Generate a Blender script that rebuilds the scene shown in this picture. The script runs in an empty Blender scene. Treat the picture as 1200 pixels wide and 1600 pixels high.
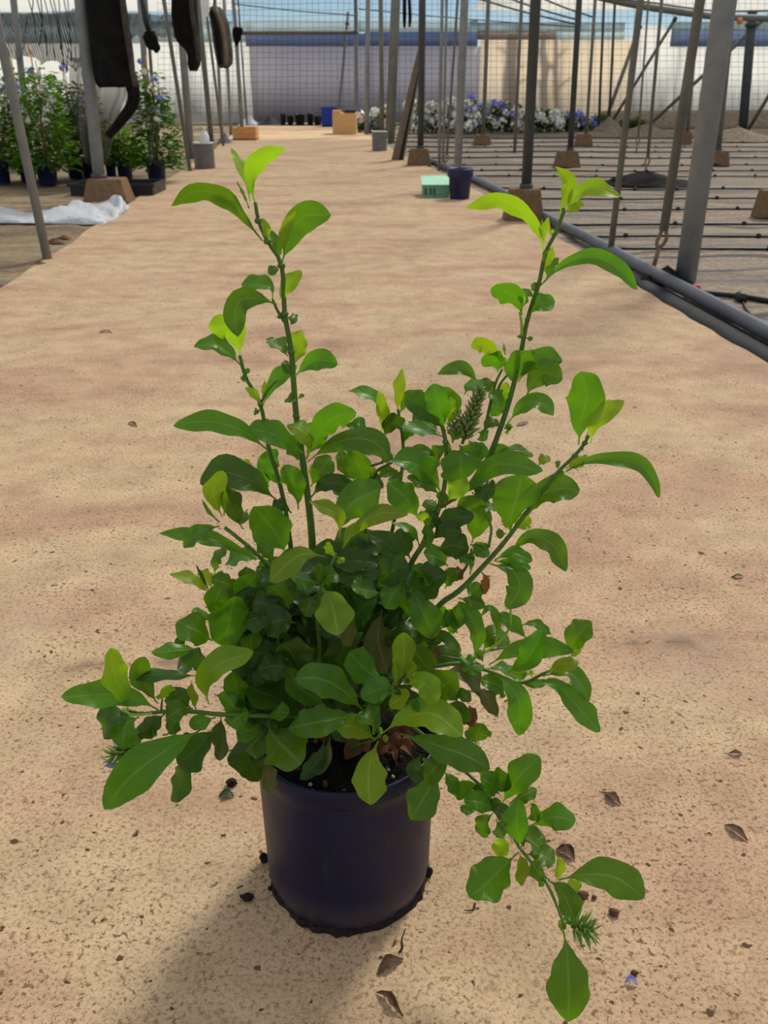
import bpy, math, random
from mathutils import Vector, Matrix

# ------------------------------------------------------------------ camera, sky, sun, exposure
IMG_W, IMG_H, FPX = 1200.0, 1600.0, 1420.0
CAM_H = 0.85
PITCH = math.atan((800 - 135) / FPX)
scene = bpy.context.scene
C = scene.collection
cam_data = bpy.data.cameras.new('camera')
cam_data.sensor_fit = 'HORIZONTAL'
cam_data.sensor_width = 36.0
cam_data.lens = FPX / IMG_W * 36.0
cam_data.clip_start = 0.02
cam_data.clip_end = 500
cam_data.dof.use_dof = True
cam_data.dof.focus_distance = 1.03
cam_data.dof.aperture_fstop = 19.0
cam = bpy.data.objects.new('camera', cam_data)
cam.location = (0, 0, CAM_H)
cam.rotation_euler = (math.pi / 2 - PITCH, 0, 0)
C.objects.link(cam)
scene.camera = cam

world = bpy.data.worlds.new('sky')
scene.world = world
world.use_nodes = True
wn = world.node_tree
wn.nodes.clear()
sky = wn.nodes.new('ShaderNodeTexSky')
sky.sky_type = 'NISHITA'
sky.sun_disc = False
SUN_EL, SUN_AZ = math.radians(48), math.radians(33)
sky.sun_elevation = SUN_EL
sky.sun_rotation = SUN_AZ
sky.air_density = 1.0
sky.altitude = 2000
sky.dust_density = 0.0
sky.ozone_density = 3.0
bg = wn.nodes.new('ShaderNodeBackground')
bg.inputs['Strength'].default_value = 0.075
wo = wn.nodes.new('ShaderNodeOutputWorld')
wn.links.new(sky.outputs[0], bg.inputs[0])
wn.links.new(bg.outputs[0], wo.inputs[0])

sun_data = bpy.data.lights.new('sun', 'SUN')
sun_data.energy = 5.0
sun_data.angle = math.radians(11)
sun_data.color = (1.0, 0.945, 0.85)
sun = bpy.data.objects.new('sun', sun_data)
to_sun = Vector((math.sin(SUN_AZ) * math.cos(SUN_EL), math.cos(SUN_AZ) * math.cos(SUN_EL), math.sin(SUN_EL)))
sun.rotation_euler = to_sun.to_track_quat('Z', 'Y').to_euler()
sun.location = to_sun * 30
C.objects.link(sun)

vs = scene.view_settings
vs.view_transform = 'Standard'
vs.look = 'None'
vs.exposure = 0.0
vs.gamma = 1.0
vs.use_curve_mapping = False
scene.cycles.max_bounces = 8
scene.cycles.transparent_max_bounces = 16

# ------------------------------------------------------------------ helpers
rnd = random.Random(7)
CAMV = Vector((0, 0, CAM_H))

def ray(px, py):
    x, y = (px - 600) / FPX, (800 - py) / FPX
    c, s = math.cos(PITCH), math.sin(PITCH)
    return Vector((x, c + y * s, -s + y * c))

def ground(px, py, z=0.0):
    r = ray(px, py)
    return CAMV + r * ((z - CAM_H) / r.z)

def at(px, py, Y):
    r = ray(px, py)
    return CAMV + r * (Y / r.y)

def pxsize(P):
    """metres per pixel at a point"""
    d = (Vector(P) - CAMV)
    depth = d.y * math.cos(PITCH) - d.z * math.sin(PITCH)
    return depth / FPX

ORI = {}

def lin(r, g, b):
    def c(v):
        v /= 255.0
        return v / 12.92 if v <= 0.04045 else ((v + 0.055) / 1.055) ** 2.4
    return (c(r), c(g), c(b), 1.0)

class MB:
    def __init__(self):
        self.v, self.f, self.uv = [], [], None

    def quad(self, a, b, c, d):
        n = len(self.v)
        self.v += [Vector(a), Vector(b), Vector(c), Vector(d)]
        self.f.append((n, n + 1, n + 2, n + 3))

    def tri(self, a, b, c):
        n = len(self.v)
        self.v += [Vector(a), Vector(b), Vector(c)]
        self.f.append((n, n + 1, n + 2))

    def hexa(self, p):
        """p: 8 points, bottom 4 then top 4, counter-clockwise from above"""
        n = len(self.v)
        self.v += [Vector(q) for q in p]
        for f in ((3, 2, 1, 0), (4, 5, 6, 7), (0, 1, 5, 4), (1, 2, 6, 5), (2, 3, 7, 6), (3, 0, 4, 7)):
            self.f.append(tuple(n + i for i in f))

    def box(self, x0, x1, y0, y1, z0, z1, m=None):
        p = [Vector(q) for q in ((x0, y0, z0), (x1, y0, z0), (x1, y1, z0), (x0, y1, z0),
                                 (x0, y0, z1), (x1, y0, z1), (x1, y1, z1), (x0, y1, z1))]
        if m is not None:
            p = [m @ q for q in p]
        self.hexa(p)

    def tube(self, pts, rad, n=8, cap=True):
        pts = [Vector(p) for p in pts]
        if not isinstance(rad, (list, tuple)):
            rad = [rad] * len(pts)
        base = len(self.v)
        prev = None
        for i, p in enumerate(pts):
            t = (pts[min(i + 1, len(pts) - 1)] - pts[max(i - 1, 0)])
            t = t.normalized() if t.length > 1e-9 else Vector((0, 0, 1))
            if prev is None:
                a = Vector((1, 0, 0)) if abs(t.x) < 0.8 else Vector((0, 1, 0))
                u = t.cross(a).normalized()
            else:
                u = (prev - t * prev.dot(t)).normalized()
            prev = u
            w = t.cross(u)
            for k in range(n):
                an = 2 * math.pi * k / n
                self.v.append(p + (u * math.cos(an) + w * math.sin(an)) * rad[i])
        for i in range(len(pts) - 1):
            for k in range(n):
                k2 = (k + 1) % n
                self.f.append((base + i * n + k, base + i * n + k2, base + (i + 1) * n + k2, base + (i + 1) * n + k))
        if cap:
            self.f.append(tuple(base + k for k in reversed(range(n))))
            self.f.append(tuple(base + (len(pts) - 1) * n + k for k in range(n)))

    def lathe(self, c, prof, n=24, sx=1.0, sy=1.0):
        """prof: (radius, z) list; closed where the radius is 0"""
        c = Vector(c)
        rings = []
        for r, z in prof:
            if r <= 1e-6:
                rings.append([len(self.v)])
                self.v.append(c + Vector((0, 0, z)))
            else:
                rings.append(list(range(len(self.v), len(self.v) + n)))
                for k in range(n):
                    a = 2 * math.pi * k / n
                    self.v.append(c + Vector((r * sx * math.cos(a), r * sy * math.sin(a), z)))
        for A, B in zip(rings, rings[1:]):
            for k in range(n):
                k2 = (k + 1) % n
                if len(A) == 1 and len(B) == 1:
                    continue
                if len(A) == 1:
                    self.f.append((A[0], B[k2], B[k]))
                elif len(B) == 1:
                    self.f.append((A[k], A[k2], B[0]))
                else:
                    self.f.append((A[k], A[k2], B[k2], B[k]))

    def blob(self, c, r, seed=0, n=8, m=5, rough=0.25, sz=1.0):
        rr = random.Random(seed)
        c = Vector(c)
        rx, ry, rz = r if isinstance(r, (list, tuple)) else (r, r, r * sz)
        rings = []
        for i in range(m + 1):
            ph = math.pi * i / m - math.pi / 2
            if i in (0, m):
                rings.append([len(self.v)])
                self.v.append(c + Vector((0, 0, rz * math.sin(ph))))
            else:
                rings.append(list(range(len(self.v), len(self.v) + n)))
                for k in range(n):
                    a = 2 * math.pi * k / n
                    q = 1 + rr.uniform(-rough, rough)
                    self.v.append(c + Vector((rx * q * math.cos(a) * math.cos(ph), ry * q * math.sin(a) * math.cos(ph), rz * math.sin(ph) * (1 + rr.uniform(-rough, rough) * .5))))
        for A, B in zip(rings, rings[1:]):
            for k in range(n):
                k2 = (k + 1) % n
                if len(A) == 1:
                    self.f.append((A[0], B[k2], B[k]))
                elif len(B) == 1:
                    self.f.append((A[k], A[k2], B[0]))
                else:
                    self.f.append((A[k], A[k2], B[k2], B[k]))

    def build(self, name, mat, parent=None, smooth=False, origin=None):
        if parent is not None:
            o0 = ORI[parent.name]
        elif origin is not None:
            o0 = Vector(origin)
        else:
            xs = [p.x for p in self.v]; ys = [p.y for p in self.v]; zs = [p.z for p in self.v]
            o0 = Vector(((min(xs) + max(xs)) / 2, (min(ys) + max(ys)) / 2, min(zs)))
        me = bpy.data.meshes.new(name)
        me.from_pydata([tuple(p - o0) for p in self.v], [], self.f)
        if self.uv is not None:
            l = me.uv_layers.new(name='UVMap')
            for poly in me.polygons:
                for li in poly.loop_indices:
                    l.data[li].uv = self.uv[me.loops[li].vertex_index]
        if smooth:
            me.polygons.foreach_set('use_smooth', [True] * len(me.polygons))
        me.materials.append(mat)
        me.update()
        o = bpy.data.objects.new(name, me)
        C.objects.link(o)
        if parent is not None:
            o.parent = parent
        else:
            o.location = o0
        ORI[o.name] = o0
        return o

def tag(o, label=None, cat=None, group=None, kind=None):
    if label: o['label'] = label
    if cat: o['category'] = cat
    if group: o['group'] = group
    if kind: o['kind'] = kind
    return o

def empty(name, loc, label=None, cat=None, group=None, kind=None):
    o = bpy.data.objects.new(name, None)
    o.empty_display_size = 0.05
    C.objects.link(o)
    o.location = loc
    ORI[o.name] = Vector(loc)
    return tag(o, label, cat, group, kind)

def bevel(o, w, seg=2):
    m = o.modifiers.new('bevel', 'BEVEL')
    m.width = w; m.segments = seg; m.limit_method = 'ANGLE'
    return o

def catmull(pts, n):
    pts = [Vector(p) for p in pts]
    if len(pts) == 2:
        return [pts[0].lerp(pts[1], i / n) for i in range(n + 1)]
    ext = [pts[0] * 2 - pts[1]] + pts + [pts[-1] * 2 - pts[-2]]
    dense = []
    for i in range(1, len(ext) - 2):
        p0, p1, p2, p3 = ext[i - 1:i + 3]
        for k in range(16):
            t = k / 16
            dense.append(0.5 * ((2 * p1) + (p2 - p0) * t + (2 * p0 - 5 * p1 + 4 * p2 - p3) * t * t + (3 * p1 - p0 - 3 * p2 + p3) * t ** 3))
    dense.append(pts[-1].copy())
    L = [0.0]
    for a, b in zip(dense, dense[1:]):
        L.append(L[-1] + (b - a).length)
    out, j = [], 0
    for i in range(n + 1):
        s = L[-1] * i / n
        while j < len(L) - 2 and L[j + 1] < s:
            j += 1
        seg = L[j + 1] - L[j]
        out.append(dense[j].lerp(dense[j + 1], (s - L[j]) / seg if seg > 1e-9 else 0))
    return out

# ------------------------------------------------------------------ materials
class NT:
    def __init__(self, name):
        self.m = bpy.data.materials.new(name)
        self.m.use_nodes = True
        self.t = self.m.node_tree
        self.t.nodes.clear()
        self.out = self.t.nodes.new('ShaderNodeOutputMaterial')

    def n(self, typ, ins=None, **props):
        nd = self.t.nodes.new(typ)
        for k, v in props.items():
            setattr(nd, k, v)
        for k, v in (ins or {}).items():
            if hasattr(v, 'is_output') or isinstance(v, bpy.types.NodeSocket):
                self.t.links.new(v, nd.inputs[k])
            else:
                nd.inputs[k].default_value = v
        return nd

    def math(self, op, a, b=0.0, clamp=False):
        nd = self.n('ShaderNodeMath', {0: a, 1: b}, operation=op)
        nd.use_clamp = clamp
        return nd.outputs[0]

    def mix(self, fac, a, b, blend='MIX'):
        nd = self.t.nodes.new('ShaderNodeMix')
        nd.data_type = 'RGBA'
        nd.blend_type = blend
        for k, v in ((0, fac), (6, a), (7, b)):
            if isinstance(v, bpy.types.NodeSocket):
                self.t.links.new(v, nd.inputs[k])
            else:
                nd.inputs[k].default_value = v
        return nd.outputs[2]

    def ramp(self, fac, stops):
        nd = self.n('ShaderNodeValToRGB', {0: fac})
        el = nd.color_ramp.elements
        while len(el) < len(stops):
            el.new(0.5)
        for e, (p, c) in zip(el, stops):
            e.position = p
            e.color = c if len(c) == 4 else (*c, 1)
        return nd.outputs[0]

    def noise(self, vec, scale, detail=3.0, rough=0.55, dist=0.0):
        return self.n('ShaderNodeTexNoise', {'Vector': vec, 'Scale': scale, 'Detail': detail, 'Roughness': rough, 'Distortion': dist}).outputs[0]

    def coords(self, kind='Object', scale=None):
        o = self.n('ShaderNodeTexCoord').outputs[kind]
        if scale:
            o = self.n('ShaderNodeMapping', {'Vector': o, 'Scale': scale}).outputs[0]
        return o

    def bump(self, h, strength=0.3, dist=0.01):
        return self.n('ShaderNodeBump', {'Height': h, 'Strength': strength, 'Distance': dist}).outputs[0]

    def principled(self, **ins):
        names = {'color': 'Base Color', 'rough': 'Roughness', 'metal': 'Metallic', 'normal': 'Normal', 'spec': 'Specular IOR Level'}
        return self.n('ShaderNodeBsdfPrincipled', {names.get(k, k): v for k, v in ins.items()}).outputs[0]

    def done(self, sh):
        self.t.links.new(sh, self.out.inputs[0])
        return self.m

def simple(name, col, rough=0.6, metal=0.0, var=0.12, scale=30.0, bumps=0.15, spec=0.4, dist=0.002):
    t = NT(name)
    co = t.coords('Object')
    nz = t.noise(co, scale, 4)
    dark = tuple(c * (1 - var * 1.6) for c in col[:3]) + (1,)
    lite = tuple(min(1, c * (1 + var)) for c in col[:3]) + (1,)
    c = t.ramp(nz, [(0.3, dark), (0.7, lite)])
    return t.done(t.principled(color=c, rough=rough, metal=metal, spec=spec, normal=t.bump(nz, bumps, dist)))

M = {}

def make_path_mat():
    t = NT('warm concrete')
    co = t.n('ShaderNodeNewGeometry').outputs['Position']
    big = t.noise(t.n('ShaderNodeMapping', {'Vector': co, 'Scale': (0.7, 1.5, 1)}).outputs[0], 1.7, 5, 0.6, 0.5)
    mid = t.noise(co, 9, 4, 0.6)
    base = t.ramp(big, [(0.28, lin(164, 132, 110)), (0.42, lin(188, 156, 128)), (0.56, lin(198, 173, 139)), (0.72, lin(182, 158, 131))])
    midc = t.ramp(mid, [(0.3, (0.80, 0.77, 0.72)), (0.65, (1.06, 1.05, 1.02))])
    c = t.mix(1.0, base, midc, 'MULTIPLY')
    # grains of sand, pits and dark crumbs
    g1 = t.noise(co, 190, 3, 0.65)
    c = t.mix(1.0, c, t.ramp(g1, [(0.30, (0.50, 0.45, 0.40)), (0.47, (1.0, 1.0, 1.0)), (0.72, (1.16, 1.16, 1.14))]), 'MULTIPLY')
    patch = t.ramp(t.noise(co, 5, 3), [(0.35, (0, 0, 0)), (0.62, (1, 1, 1))])
    g2 = t.noise(co, 130, 2, 0.6, 0.3)
    pit = t.ramp(g2, [(0.585, (0, 0, 0)), (0.65, (1, 1, 1))])
    pit = t.math('MULTIPLY', pit, t.math('ADD', t.math('MULTIPLY', patch, 0.75), 0.12))
    c = t.mix(pit, c, lin(104, 74, 50))
    g3 = t.noise(co, 62, 1.5, 0.5, 0.2)
    g4 = t.ramp(t.noise(co, 330, 2, 0.6), [(0.60, (0, 0, 0)), (0.68, (0.7, 0.7, 0.7))])
    c = t.mix(g4, c, lin(120, 92, 66))
    st = t.ramp(t.noise(co, 22, 4, 0.7, 0.5), [(0.60, (0, 0, 0)), (0.72, (0.55, 0.55, 0.55))])
    c = t.mix(st, c, lin(138, 104, 78))
    chip = t.ramp(g3, [(0.70, (0, 0, 0)), (0.72, (1, 1, 1))])
    c = t.mix(chip, c, lin(88, 66, 46))
    grey = t.ramp(t.noise(co, 2.6, 4, 0.6, 0.6), [(0.56, (0, 0, 0)), (0.74, (0.55, 0.55, 0.55))])
    c = t.mix(grey, c, lin(176, 156, 132))
    # dirt gathered along the slab joint in front of the plant
    sx = t.n('ShaderNodeSeparateXYZ', {0: co})
    dj = t.math('ABSOLUTE', t.math('SUBTRACT', t.math('SUBTRACT', sx.outputs[1], t.math('MULTIPLY', sx.outputs[0], 0.07)), 1.262))
    band = t.ramp(dj, [(0.0, (0.8, 0.8, 0.8)), (0.035, (0, 0, 0))])
    bn = t.ramp(t.noise(co, 11, 4, 0.65), [(0.44, (0, 0, 0)), (0.62, (1, 1, 1))])
    c = t.mix(t.math('MULTIPLY', band, bn), c, lin(128, 106, 84))
    h = t.math('SUBTRACT', t.math('ADD', g1, t.math('MULTIPLY', mid, 0.5)), t.math('MULTIPLY', pit, 1.2))
    return t.done(t.principled(color=c, rough=0.85, spec=0.25, normal=t.bump(h, 0.35, 0.004)))

def make_bed_mat(name, cols, stripe):
    t = NT(name)
    co = t.n('ShaderNodeNewGeometry').outputs['Position']
    st = t.noise(t.n('ShaderNodeMapping', {'Vector': co, 'Scale': stripe}).outputs[0], 1.0, 5, 0.62, 0.4)
    fine = t.noise(co, 35, 4, 0.6)
    c = t.ramp(st, cols)
    c = t.mix(1.0, c, t.ramp(fine, [(0.3, (0.62, 0.60, 0.58)), (0.6, (1.05, 1.05, 1.05))]), 'MULTIPLY')
    clod = t.ramp(t.noise(co, 14, 3, 0.6), [(0.66, (0, 0, 0)), (0.72, (0.8, 0.8, 0.8))])
    c = t.mix(clod, c, lin(96, 66, 46))
    return t.done(t.principled(color=c, rough=0.9, spec=0.2, normal=t.bump(t.math('ADD', st, t.math('MULTIPLY', fine, 0.4)), 0.6, 0.02)))

def make_leaf_mat(name, top, trans, vein, gloss, mixf=0.5, veinmix=0.5):
    t = NT(name)
    uv = t.n('ShaderNodeUVMap').outputs[0]
    sep = t.n('ShaderNodeSeparateXYZ', {0: uv})
    u, v = sep.outputs[0], sep.outputs[1]
    au = t.math('ABSOLUTE', t.math('SUBTRACT', u, 0.5))            # 0 at the midrib .. 0.5 at the margin
    rib = t.ramp(au, [(0.0, (1, 1, 1)), (0.022, (0.9, 0.9, 0.9)), (0.05, (0, 0, 0))])
    ph = t.math('MULTIPLY', t.math('SUBTRACT', v, t.math('MULTIPLY', au, 0.42)), 46.0)
    sv = t.math('SINE', ph)
    side = t.ramp(sv, [(0.90, (0, 0, 0)), (0.985, (0.30, 0.30, 0.30))])
    veins = t.math('MAXIMUM', rib, side)
    rd = t.n('ShaderNodeObjectInfo').outputs['Random']
    hue = t.n('ShaderNodeHueSaturation', {'Hue': t.math('ADD', t.math('MULTIPLY', rd, 0.024), 0.488), 'Saturation': 1.0,
                                          'Value': t.math('ADD', t.math('MULTIPLY', rd, 0.40), 0.80), 'Color': top})
    nz = t.noise(t.coords('Object'), 60, 3)
    col = t.mix(1.0, hue.outputs[0], t.ramp(nz, [(0.3, (0.82, 0.85, 0.8)), (0.7, (1.1, 1.08, 1.1))]), 'MULTIPLY')
    col = t.mix(t.math('MULTIPLY', veins, veinmix), col, vein)
    hue2 = t.n('ShaderNodeHueSaturation', {'Hue': t.math('ADD', t.math('MULTIPLY', rd, 0.024), 0.488), 'Value': t.math('ADD', t.math('MULTIPLY', rd, 0.40), 0.80), 'Color': trans})
    h = t.math('SUBTRACT', t.math('MULTIPLY', nz, 0.25), veins)
    nrm = t.bump(h, 0.35, 0.0012)
    p = t.principled(color=col, rough=gloss, spec=0.45, normal=nrm)
    tr = t.n('ShaderNodeBsdfTranslucent', {'Color': hue2.outputs[0]}).outputs[0]
    return t.done(t.n('ShaderNodeMixShader', {0: mixf, 1: p, 2: tr}).outputs[0])

def make_film_mat(name, col, transl=0.6, transp=0.0, bumps=0.4, scale=(3, 3, 0.6), rough=0.4):
    t = NT(name)
    co = t.coords('Object', scale)
    nz = t.noise(co, 1.5, 4, 0.5, 0.8)
    n = t.bump(nz, bumps, 0.1)
    p = t.principled(color=col, rough=rough, normal=n, spec=0.4)
    tr = t.n('ShaderNodeBsdfTranslucent', {'Color': col, 'Normal': n}).outputs[0]
    sh = t.n('ShaderNodeMixShader', {0: transl, 1: p, 2: tr}).outputs[0]
    if transp > 0:
        sh = t.n('ShaderNodeMixShader', {0: transp, 1: sh, 2: t.n('ShaderNodeBsdfTransparent').outputs[0]}).outputs[0]
    return t.done(sh)

def make_net_mat(name, col, cell, openness, dirx='X', diry='Z'):
    """knitted shade net: holes between the threads"""
    t = NT(name)
    co = t.coords('Object')
    sep = t.n('ShaderNodeSeparateXYZ', {0: co})
    a = t.math('SINE', t.math('MULTIPLY', sep.outputs['XYZ'.index(dirx)], 2 * math.pi / cell))
    b = t.math('SINE', t.math('MULTIPLY', sep.outputs['XYZ'.index(diry)], 2 * math.pi / cell))
    hole = t.math('GREATER_THAN', t.math('MINIMUM', t.math('ABSOLUTE', a), t.math('ABSOLUTE', b)), 1 - openness)
    nz = t.noise(co, 4, 4)
    c = t.ramp(nz, [(0.3, tuple(x * .6 for x in col[:3])), (0.7, tuple(x * 1.3 for x in col[:3]))])
    p = t.principled(color=c, rough=0.8, spec=0.2)
    return t.done(t.n('ShaderNodeMixShader', {0: hole, 1: p, 2: t.n('ShaderNodeBsdfTransparent').outputs[0]}).outputs[0])

M['path'] = make_path_mat()
M['bed_r'] = make_bed_mat('weed mat with dust and ridge shade', [(0.30, lin(74, 74, 74)), (0.40, lin(116, 110, 104)), (0.54, lin(158, 142, 122)), (0.64, lin(88, 86, 84))], (0.28, 4.2, 1))  # dark streaks hold the mat's grey and painted shade of its ridges
M['bed_l'] = make_bed_mat('grey mat with soil', [(0.30, lin(74, 66, 56)), (0.46, lin(122, 106, 84)), (0.58, lin(150, 134, 104)), (0.72, lin(98, 92, 86))], (0.9, 2.2, 1))
M['soil'] = simple('black potting soil', lin(22, 17, 13), 0.95, 0, 0.5, 140, 1.0, 0.2, 0.01)
M['dirt'] = simple('brown dirt', lin(104, 76, 54), 0.95, 0, 0.3, 40, 0.8, 0.2, 0.02)
M['steel'] = simple('galvanised steel', lin(136, 140, 140), 0.55, 0.12, 0.12, 12, 0.05)
M['steel_warm'] = simple('weathered galvanised steel', lin(116, 116, 108), 0.6, 0.1, 0.15, 10, 0.05)
M['steel_dark'] = simple('dark steel', lin(72, 76, 76), 0.6, 0.1, 0.12, 10, 0.05)
M['rust'] = simple('rusty wire', lin(140, 116, 88), 0.7, 0.2, 0.2, 30, 0.1)
M['block'] = simple('brown concrete footing', lin(126, 100, 74), 0.92, 0, 0.16, 22, 0.5, 0.2, 0.01)
M['hose'] = simple('black polyethylene hose', lin(30, 30, 32), 0.5, 0, 0.2, 20, 0.1)
M['pipe'] = simple('grey irrigation pipe', lin(88, 92, 100), 0.45, 0, 0.15, 8, 0.1)
M['black_plastic'] = simple('black plastic', lin(26, 26, 28), 0.45, 0, 0.2, 16, 0.4, 0.5, 0.01)
M['black_cloth'] = simple('black shade cloth', lin(24, 23, 22), 0.9, 0, 0.4, 9, 0.6, 0.15, 0.02)
M['grey_cloth'] = simple('faded black shade cloth', lin(78, 72, 64), 0.9, 0, 0.35, 9, 0.6, 0.15, 0.02)
M['navy'] = simple('navy plastic', lin(30, 32, 72), 0.42, 0, 0.12, 12, 0.05)
M['blue'] = simple('blue plastic', lin(28, 52, 168), 0.5, 0, 0.1, 12, 0.1)
M['card'] = simple('cardboard', lin(214, 172, 112), 0.85, 0, 0.06, 14, 0.1)
M['wood'] = simple('pale wood', lin(206, 150, 88), 0.8, 0, 0.12, 18, 0.2)
M['board'] = simple('grey brown board', lin(122, 106, 88), 0.8, 0, 0.15, 12, 0.2)
M['board_dark'] = simple('dark board', lin(38, 34, 32), 0.7, 0, 0.2, 12, 0.2)
M['mint'] = simple('mint green card', lin(168, 222, 190), 0.8, 0, 0.05, 16, 0.1)
M['mint_dark'] = simple('printed green card', lin(112, 166, 134), 0.8, 0, 0.25, 60, 0.1)
M['grey_can'] = simple('grey ribbed plastic', lin(116, 112, 108), 0.55, 0, 0.12, 20, 0.1)
M['white_pl'] = simple('white plastic', lin(232, 232, 230), 0.4, 0, 0.05, 8, 0.2)
M['red'] = simple('red tag', lin(214, 56, 74), 0.6, 0, 0.1, 60, 0.1)
M['orange'] = simple('orange plastic', lin(216, 128, 48), 0.6, 0, 0.1, 60, 0.1)
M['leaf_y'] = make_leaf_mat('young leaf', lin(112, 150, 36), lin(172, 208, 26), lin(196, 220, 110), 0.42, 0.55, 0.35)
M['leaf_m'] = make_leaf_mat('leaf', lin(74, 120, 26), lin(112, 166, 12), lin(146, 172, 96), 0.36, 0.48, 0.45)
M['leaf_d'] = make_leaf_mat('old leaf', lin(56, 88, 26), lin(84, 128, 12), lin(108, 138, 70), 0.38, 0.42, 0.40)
M['leaf_b'] = make_leaf_mat('withering leaf', lin(92, 104, 48), lin(128, 126, 38), lin(140, 140, 90), 0.55, 0.35, 0.40)
M['leaf_k'] = make_leaf_mat('dry leaf', lin(104, 66, 44), lin(140, 84, 40), lin(140, 100, 70), 0.8, 0.25, 0.40)
M['stem'] = simple('green stem', lin(78, 112, 38), 0.45, 0, 0.12, 60, 0.1)
M['stem_y'] = simple('pale green stem', lin(146, 184, 56), 0.45, 0, 0.08, 60, 0.1)
M['stem_w'] = simple('woody stem', lin(92, 86, 46), 0.7, 0, 0.2, 80, 0.3)
M['bud'] = simple('green flower bud', lin(122, 140, 72), 0.5, 0, 0.25, 120, 0.1)
M['bud_g'] = simple('fresh green bud', lin(112, 150, 56), 0.5, 0, 0.25, 120, 0.1)
M['petal_v'] = simple('violet petal', lin(158, 142, 208), 0.6, 0, 0.12, 90, 0.1)
M['petal_w'] = simple('white petal', lin(244, 240, 230), 0.6, 0, 0.06, 90, 0.1)
M['petal_b'] = simple('blue petal', lin(146, 150, 226), 0.6, 0, 0.12, 90, 0.1)
M['dry'] = simple('dry brown leaf', lin(96, 68, 46), 0.85, 0, 0.3, 70, 0.4)
M['stone'] = simple('pale grit', lin(190, 172, 140), 0.85, 0, 0.15, 80, 0.4)
M['bank'] = simple('grey tan earth', lin(142, 128, 108), 0.95, 0, 0.25, 20, 0.8, 0.2, 0.02)
M['strip'] = simple('dark woven strip', lin(30, 31, 34), 0.8, 0, 0.2, 20, 0.2)
M['dark_crumb'] = simple('dark soil crumb', lin(38, 28, 22), 0.95, 0, 0.3, 90, 0.6)

# ------------------------------------------------------------------ the ground
LEFT_EDGE = [(-1.36, -1.5), (-1.777, 4.245), (-1.83, 5.05), (-1.90, 5.95), (-2.03, 7.47), (-2.22, 10.5), (-2.56, 15.0), (-3.05, 20.6), (-3.5, 25.2)]
RIGHT_EDGE = [(1.76, -1.5), (1.338, 3.1), (1.20, 4.4), (0.80, 9.1), (0.33, 12.75), (-0.40, 20.0), (-0.92, 25.2)]

def edge(E, y):
    for (x0, y0), (x1, y1) in zip(E, E[1:]):
        if y0 <= y <= y1:
            return x0 + (x1 - x0) * (y - y0) / (y1 - y0)
    return E[0][0] if y < E[0][1] else E[-1][0]

path_root = empty('floor_path', (0, 0, 0), 'pale sandy concrete path running between the growing beds', None, None, 'structure')
joints = [-1.5, 1.283, 3.74, 6.1, 8.5, 11.0, 13.6, 16.2, 19.0, 22.0, 25.2]
for a, b in zip(joints, joints[1:]):
    mb = MB()
    g = 0.00015
    y0, y1 = a + (g if a > -1 else 0), b - g
    ys = [y0 + (y1 - y0) * i / 8 for i in range(9)]
    L, R = [], []
    for i, y in enumerate(ys):
        L.append(edge(LEFT_EDGE, y) + rnd.uniform(-.012, .012))
        R.append(edge(RIGHT_EDGE, y) + rnd.uniform(-.006, .006))
    for i in range(8):
        mb.hexa([(L[i], ys[i], -.05), (R[i], ys[i], -.05), (R[i + 1], ys[i + 1], -.05), (L[i + 1], ys[i + 1], -.05),
                 (L[i], ys[i], 0), (R[i], ys[i], 0), (R[i + 1], ys[i + 1], 0), (L[i + 1], ys[i + 1], 0)])
    for v in mb.v:
        v.y += 0.07 * v.x - .02
    # weld the strip into one closed slab
    keep = [f for k, f in enumerate(mb.f) if not (k % 6 == 2 and k // 6 > 0) and not (k % 6 == 4 and k // 6 < 7)]
    mb.f = keep
    mb.build('slab', M['path'], path_root)
mb = MB(); mb.box(-3.5, 2.0, -1.5, 25.2, -.09, -.051)
mb.build('sand_bed', M['dirt'], path_root)

def bed(name, mat, side, seed, label):
    mb = MB()
    r = random.Random(seed)
    ys = [-1.5 + 0.3 * i for i in range(92)]
    nx = 36
    for y in ys:
        x0 = edge(LEFT_EDGE if side < 0 else RIGHT_EDGE, y)
        for k in range(nx + 1):
            s = k / nx
            x = x0 + side * (0.0 + 17.0 * s ** 1.8)
            z = -.004 + (0 if k == 0 else r.uniform(-.012, .010) - 0.004)
            mb.v.append(Vector((x, y, z)))
    w = nx + 1
    for j in range(len(ys) - 1):
        for k in range(nx):
            q = (j * w + k, j * w + k + 1, (j + 1) * w + k + 1, (j + 1) * w + k)
            mb.f.append(q if side > 0 else q[::-1])
    return tag(mb.build(name, mat, None, True), label, None, None, 'structure')

bed('floor_right_bed', M['bed_r'], 1, 3, 'dusty weed mat ground with rows of drip hoses')
bed('floor_left_bed', M['bed_l'], -1, 4, 'grey mat and soil ground left of the path')

# ------------------------------------------------------------------ far wall of film
M['film_white'] = make_film_mat('white film', lin(248, 247, 242), 0.75, 0, 0.6)
M['film_shaded'] = make_film_mat('film with painted shade', lin(212, 209, 214), 0.5, 0, 0.3)  # lilac grey paints the shade on the middle wall into the film
M['film_cream'] = make_film_mat('cream film', lin(250, 236, 214), 0.72, 0.18, 0.4)
M['film_blue'] = make_film_mat('blue film', lin(156, 172, 204), 0.45, 0, 0.3)
M['film_green'] = make_film_mat('pale green film', lin(212, 226, 226), 0.7, 0.15, 0.3)
M['film_brown'] = make_film_mat('dusty film', lin(196, 182, 172), 0.45, 0, 0.3)
WY = 25.4
wall = empty('wall_back', (0, WY, 0), 'tall wall of plastic film at the far end', None, None, 'structure')

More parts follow.
